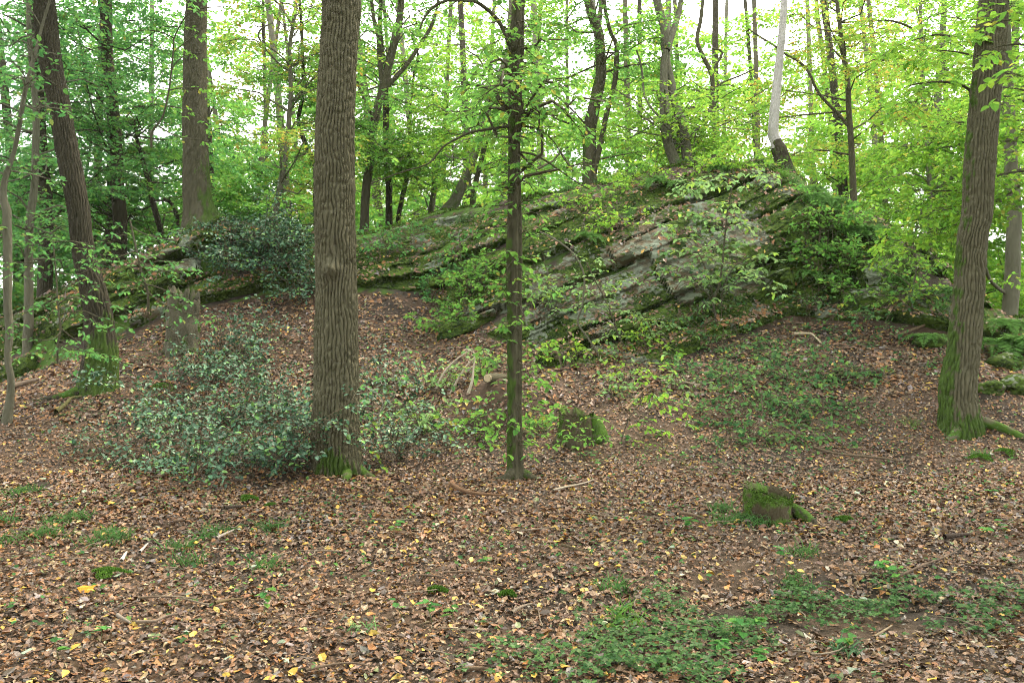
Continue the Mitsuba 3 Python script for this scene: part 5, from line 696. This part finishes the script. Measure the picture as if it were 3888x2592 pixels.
sapling('arching grey sapling bent over towards the slender fluted tree', P(CG, (735, 1500, 8), (660, 1350, 8), (575, 1210, 7), (610, 1090, 7), (625, 900, 7), (570, 745, 7), (440, 625, 6), (290, 545, 5)), [], GL, 0.06, seed=6, side=0.22, from_=0.6, every=0.3, bark='grey')
sapling('sapling with pale drooping leaf sprays in front of the mossy foot of the rock', P(CG, (960, 1485, 6), (890, 1340, 6), (835, 1190, 6), (760, 1010, 5), (700, 900, 5), (640, 770, 4)), [P(CG, (840, 1190, 4), (760, 1080, 3), (700, 990, 2)), P(CG, (810, 1120, 4), (960, 1120, 4), (1100, 1190, 3), (1240, 1200, 2)), P(CG, (880, 1330, 4), (980, 1290, 3), (1090, 1330, 2)), P(CG, (740, 960, 3), (820, 900, 3), (900, 870, 2)), P(CG, (860, 1260, 3), (780, 1300, 3), (720, 1390, 2))], GL, 0.075, seed=7, side=0.34, from_=0.2, every=0.12)
sapling('young sapling with bright leaves right of the low mossy stump', P(CI, (900, 760, 4), (960, 560, 4), (1060, 400, 3), (1020, 230, 3), (970, 120, 2)), [P(CI, (1030, 340, 3), (1100, 330, 3), (1200, 400, 3), (1330, 480, 2)), P(CI, (1000, 480, 3), (1080, 560, 2), (1180, 640, 2)), P(CI, (960, 600, 3), (1050, 720, 2)), P(CI, (1010, 240, 3), (1100, 160, 2)), P(CI, (1100, 330, 3), (1240, 520, 2))], 'bright', 0.07, seed=8, side=0.3, from_=0.5)
sapling('tiny upright sapling standing in front of the low mossy stump', P(CI, (595, 900, 4), (592, 760, 3), (590, 640, 3), (580, 540, 2)), [P(CI, (590, 640, 2), (520, 600, 2), (450, 560, 2)), P(CI, (590, 600, 2), (660, 560, 2), (740, 570, 2)), P(CI, (590, 700, 2), (680, 690, 2), (760, 700, 2)), P(CI, (590, 680, 2), (520, 660, 2))], 'mid', 0.06, seed=9, side=0.25, from_=0.4)
sapling('bright shoots springing from the foot of the nearest oak', P(CM, (590, 1400, 4), (570, 1320, 4), (600, 1240, 3), (670, 1180, 2)), [P(CM, (580, 1310, 3), (480, 1310, 3), (360, 1330, 2)), P(CM, (590, 1260, 3), (540, 1190, 2)), P(CM, (600, 1300, 3), (680, 1330, 3), (720, 1400, 2)), P(CM, (580, 1360, 3), (500, 1370, 2), (420, 1380, 2))], 'bright', 0.065, seed=10, side=0.3, from_=0.3)
sapling('grey dead stemmed bush right of the foot of the nearest oak', P(CM, (775, 1240, 5), (768, 1100, 5), (790, 1050, 4), (740, 970, 3), (690, 950, 2)), [P(CM, (770, 1240, 4), (700, 1290, 3), (640, 1400, 2)), P(CM, (770, 1100, 3), (690, 1080, 2)), P(CM, (780, 1080, 3), (860, 960, 2), (820, 860, 2))], 'cool', 0.065, seed=11, side=0.4, bark='pale', from_=0.3)
sapling('layered hornbeam sprays reaching out below the leaning oak', P(CE, (980, 560, 10), (940, 420, 9), (900, 250, 8), (860, 60, 7)), [P(CE, (975, 530, 6), (1060, 600, 5), (1160, 650, 4), (1350, 690, 3)), P(CE, (960, 480, 5), (1060, 510, 4), (1180, 560, 3)), P(CE, (920, 330, 5), (1020, 380, 4), (1120, 400, 3)), P(CE, (900, 260, 5), (800, 300, 4), (660, 350, 3)), P(CE, (870, 100, 5), (980, 160, 4), (1150, 190, 3)), P(CE, (880, 150, 5), (760, 170, 4), (640, 210, 3)), P(CE, (930, 380, 5), (1080, 330, 4), (1220, 350, 3)), P(CE, (960, 500, 5), (860, 470, 4), (760, 490, 3))], 'cool', 0.07, d=12.0, seed=12, side=0.4, every=0.3)
sapling('hornbeam sprays crossing in front of the leaning oak trunk', P(CE, (380, 900, 8), (400, 780, 8), (385, 640, 7), (370, 400, 6), (350, 200, 5)), [P(CE, (400, 800, 5), (330, 850, 4), (200, 860, 3)), P(CE, (400, 770, 5), (470, 830, 4), (540, 870, 3)), P(CE, (390, 690, 5), (540, 660, 5), (650, 700, 4), (780, 740, 3)), P(CE, (385, 620, 5), (480, 570, 4), (590, 600, 3)), P(CE, (380, 560, 5), (280, 620, 4), (120, 690, 3)), P(CE, (370, 400, 5), (500, 420, 4), (640, 350, 3)), P(CE, (360, 300, 5), (240, 340, 4), (80, 340, 3)), P(CE, (390, 880, 4), (520, 920, 3), (680, 910, 2)), P(CE, (350, 210, 4), (450, 200, 4), (600, 220, 3))], 'cool', 0.07, d=10.6, seed=13, side=0.42, every=0.27)
sapling('tall hornbeam sapling with layered sprays at the upper left', P(CA, (520, 1500, 10), (560, 1200, 10), (600, 900, 9), (560, 500, 8), (500, 100, 7)), [P(CA, (580, 1050, 6), (700, 1120, 5), (880, 1180, 4), (1020, 1260, 3)), P(CA, (600, 900, 6), (760, 950, 5), (950, 1010, 3)), P(CA, (590, 820, 6), (740, 760, 5), (900, 700, 4), (1080, 720, 3)), P(CA, (570, 600, 6), (700, 560, 5), (880, 480, 4), (1080, 440, 3)), P(CA, (540, 350, 6), (700, 300, 5), (900, 280, 4), (1200, 380, 3)), P(CA, (590, 980, 6), (430, 950, 5), (250, 970, 3)), P(CA, (590, 760, 6), (420, 700, 5), (240, 740, 3)), P(CA, (560, 480, 6), (400, 450, 5), (180, 500, 3)), P(CA, (550, 420, 6), (720, 420, 5), (940, 400, 4)), P(CA, (520, 200, 6), (720, 150, 5), (1000, 130, 4), (1250, 170, 3)), P(CA, (520, 180, 6), (380, 200, 5), (150, 300, 3)), P(CA, (540, 1350, 6), (680, 1400, 5), (860, 1450, 3)), P(CA, (545, 1320, 6), (420, 1330, 5), (250, 1360, 3)), P(CA, (510, 120, 6), (700, 40, 5), (950, 20, 3))], 'cool', 0.09, d=20.5, seed=14, side=0.7)
sapling('beech branch with bright leaves crossing the humped oak trunk', P(CA, (1000, 900, 9), (1080, 760, 8), (1130, 500, 7), (1150, 250, 6)), [P(CA, (1050, 830, 5), (1180, 900, 4), (1330, 920, 3)), P(CA, (1090, 700, 5), (1220, 720, 4), (1380, 820, 3)), P(CA, (1110, 600, 5), (1240, 580, 4), (1400, 620, 3)), P(CA, (1130, 480, 5), (1220, 370, 4), (1330, 350, 3)), P(CA, (1140, 350, 5), (1250, 260, 4), (1350, 180, 3)), P(CA, (1150, 260, 5), (1300, 60, 4), (1500, 40, 3)), P(CA, (1150, 250, 5), (1000, 200, 4), (850, 220, 3))], 'mid', 0.085, d=15.6, seed=15, side=0.28, every=0.45)

# ------------------------------------------------------------------ the moist air of the wood, in which the far trees pale
scene['haze_air'] = {'type': 'homogeneous', 'albedo': {'type': 'rgb', 'value': [0.95, 0.95, 0.95]}, 'sigma_t': 0.00035}
scene[thing('haze', 'thin pale haze in the air of the wood', None, kind='stuff')] = {'type': 'cube', 'to_world': mi.ScalarTransform4f().translate([0, 80, 10.65]).scale([160, 130, 13.35]), 'bsdf': {'type': 'null'}, 'interior': {'type': 'ref', 'id': 'haze_air'}}
scene['camera']['medium'] = {'type': 'ref', 'id': 'haze_air'}

# ------------------------------------------------------------------ labels of the repeats: each told apart by what it stands nearest to, or between
ORD = ['nearest', 'second nearest', 'third nearest', 'fourth nearest', 'fifth nearest', 'sixth nearest', 'seventh nearest', 'eighth nearest', 'ninth nearest', 'tenth nearest', 'eleventh nearest', 'twelfth nearest']
def middle(key):
    v = np.vstack([meshkit.WRITTEN[d['filename']][0] for k, d in scene.items() if k == key or k.startswith(key + '__')]); return v.mean(0)
MARKS = [('the broken stump', hit(*CJ(715, 470))), ('the low mossy stump', hit(*CI(560, 740))), ('the nearest oak', hit(336, 470)), ('the fluted tree', hit(515, 480)), ('the mossy footed oak', hit(962, 430)), ('the largest orange leaf', pq), ('the bare soil patch', hit(828, 625)), ('the bright green moss cushion', hit(*CK(1585, 345))), ('the long straight branch', hit(*CJ(1700, 800))),
         ('the pale green moss cushion', hit(*CK(690, 835))), ('the stout slanting stick', hit(*CL(1010, 1125))), ('the left picture edge', hit(2, 540))]
def by_landmark(group, what):
    rows = {}
    for key in [k for k in labels if labels[k].get('group') == group]:
        m = middle(key)[:2]; j = min(range(len(MARKS)), key=lambda i: np.linalg.norm(MARKS[i][1][:2] - m)); rows.setdefault(j, []).append((np.linalg.norm(MARKS[j][1][:2] - m), key))
    for j, found in rows.items():
        for i, (_, key) in enumerate(sorted(found)): labels[key]['label'] = f'{what}, {ORD[i]} of them to {MARKS[j][0]}'
by_landmark('grass tufts on the forest floor', 'small tuft of fine green grass'); by_landmark('leafy seedlings on the forest floor', 'small leafy seedling in the fallen leaves')
GAPS = [(-50, 'left of the leaning oak'), (66, 'between the leaning oak and the humped oak'), (197, 'between the humped oak and the nearest oak'), (337, 'between the nearest oak and the fluted tree'), (515, 'between the fluted tree and the two stemmed tree'), (594, 'between the two stemmed tree and the grey beech'), (668, 'between the grey beech and the pale trunk'), (780, 'between the pale trunk and the mossy footed oak'), (975, 'right of the mossy footed oak')]
NTH = ['first', 'second', 'third', 'fourth', 'fifth', 'sixth', 'seventh', 'eighth', 'ninth', 'tenth', 'eleventh', 'twelfth', 'thirteenth', 'fourteenth']
def by_gap(group, what):
    rows = {}
    for key in [k for k in labels if labels[k].get('group') == group]:
        d = next(d for k, d in scene.items() if k == key or k.startswith(key + '__')); p = meshkit.WRITTEN[d['filename']][0]; low = p[p[:, 2] < p[:, 2].min() + 3].mean(0) - EYEP; u = W / 2 + F * low[0] / (low @ FWD); j = max(i for i, (a, _) in enumerate(GAPS) if a <= max(u, -50)); rows.setdefault(j, []).append((u, key))
    for j, found in rows.items():
        for i, (_, key) in enumerate(sorted(found)): labels[key]['label'] = f'{what} {GAPS[j][1]}' + (f', {NTH[i]} from left' if len(found) > 1 else '')
by_gap('slender trees beyond the ridge', 'slender far tree'); by_gap('leafy bushes beyond the ridge', 'light green far bush'); by_gap('grass along the crest of the rock', 'crest grass tuft')
found = sorted((round(-middle(k)[1] * 1.4), middle(k)[0], k) for k in labels if labels[k].get('group') == 'brambles on the right slope')
for row in sorted({r for r, _, _ in found}):
    line = [k for r, _, k in found if r == row]; depth = ['front', 'second', 'third', 'fourth', 'fifth', 'sixth'][sorted({-r for r, _, _ in found}).index(-row)]
    for i, k in enumerate(line): labels[k]['label'] = f'sprawling bramble below the rock, {NTH[i]} from left in the {depth} row'
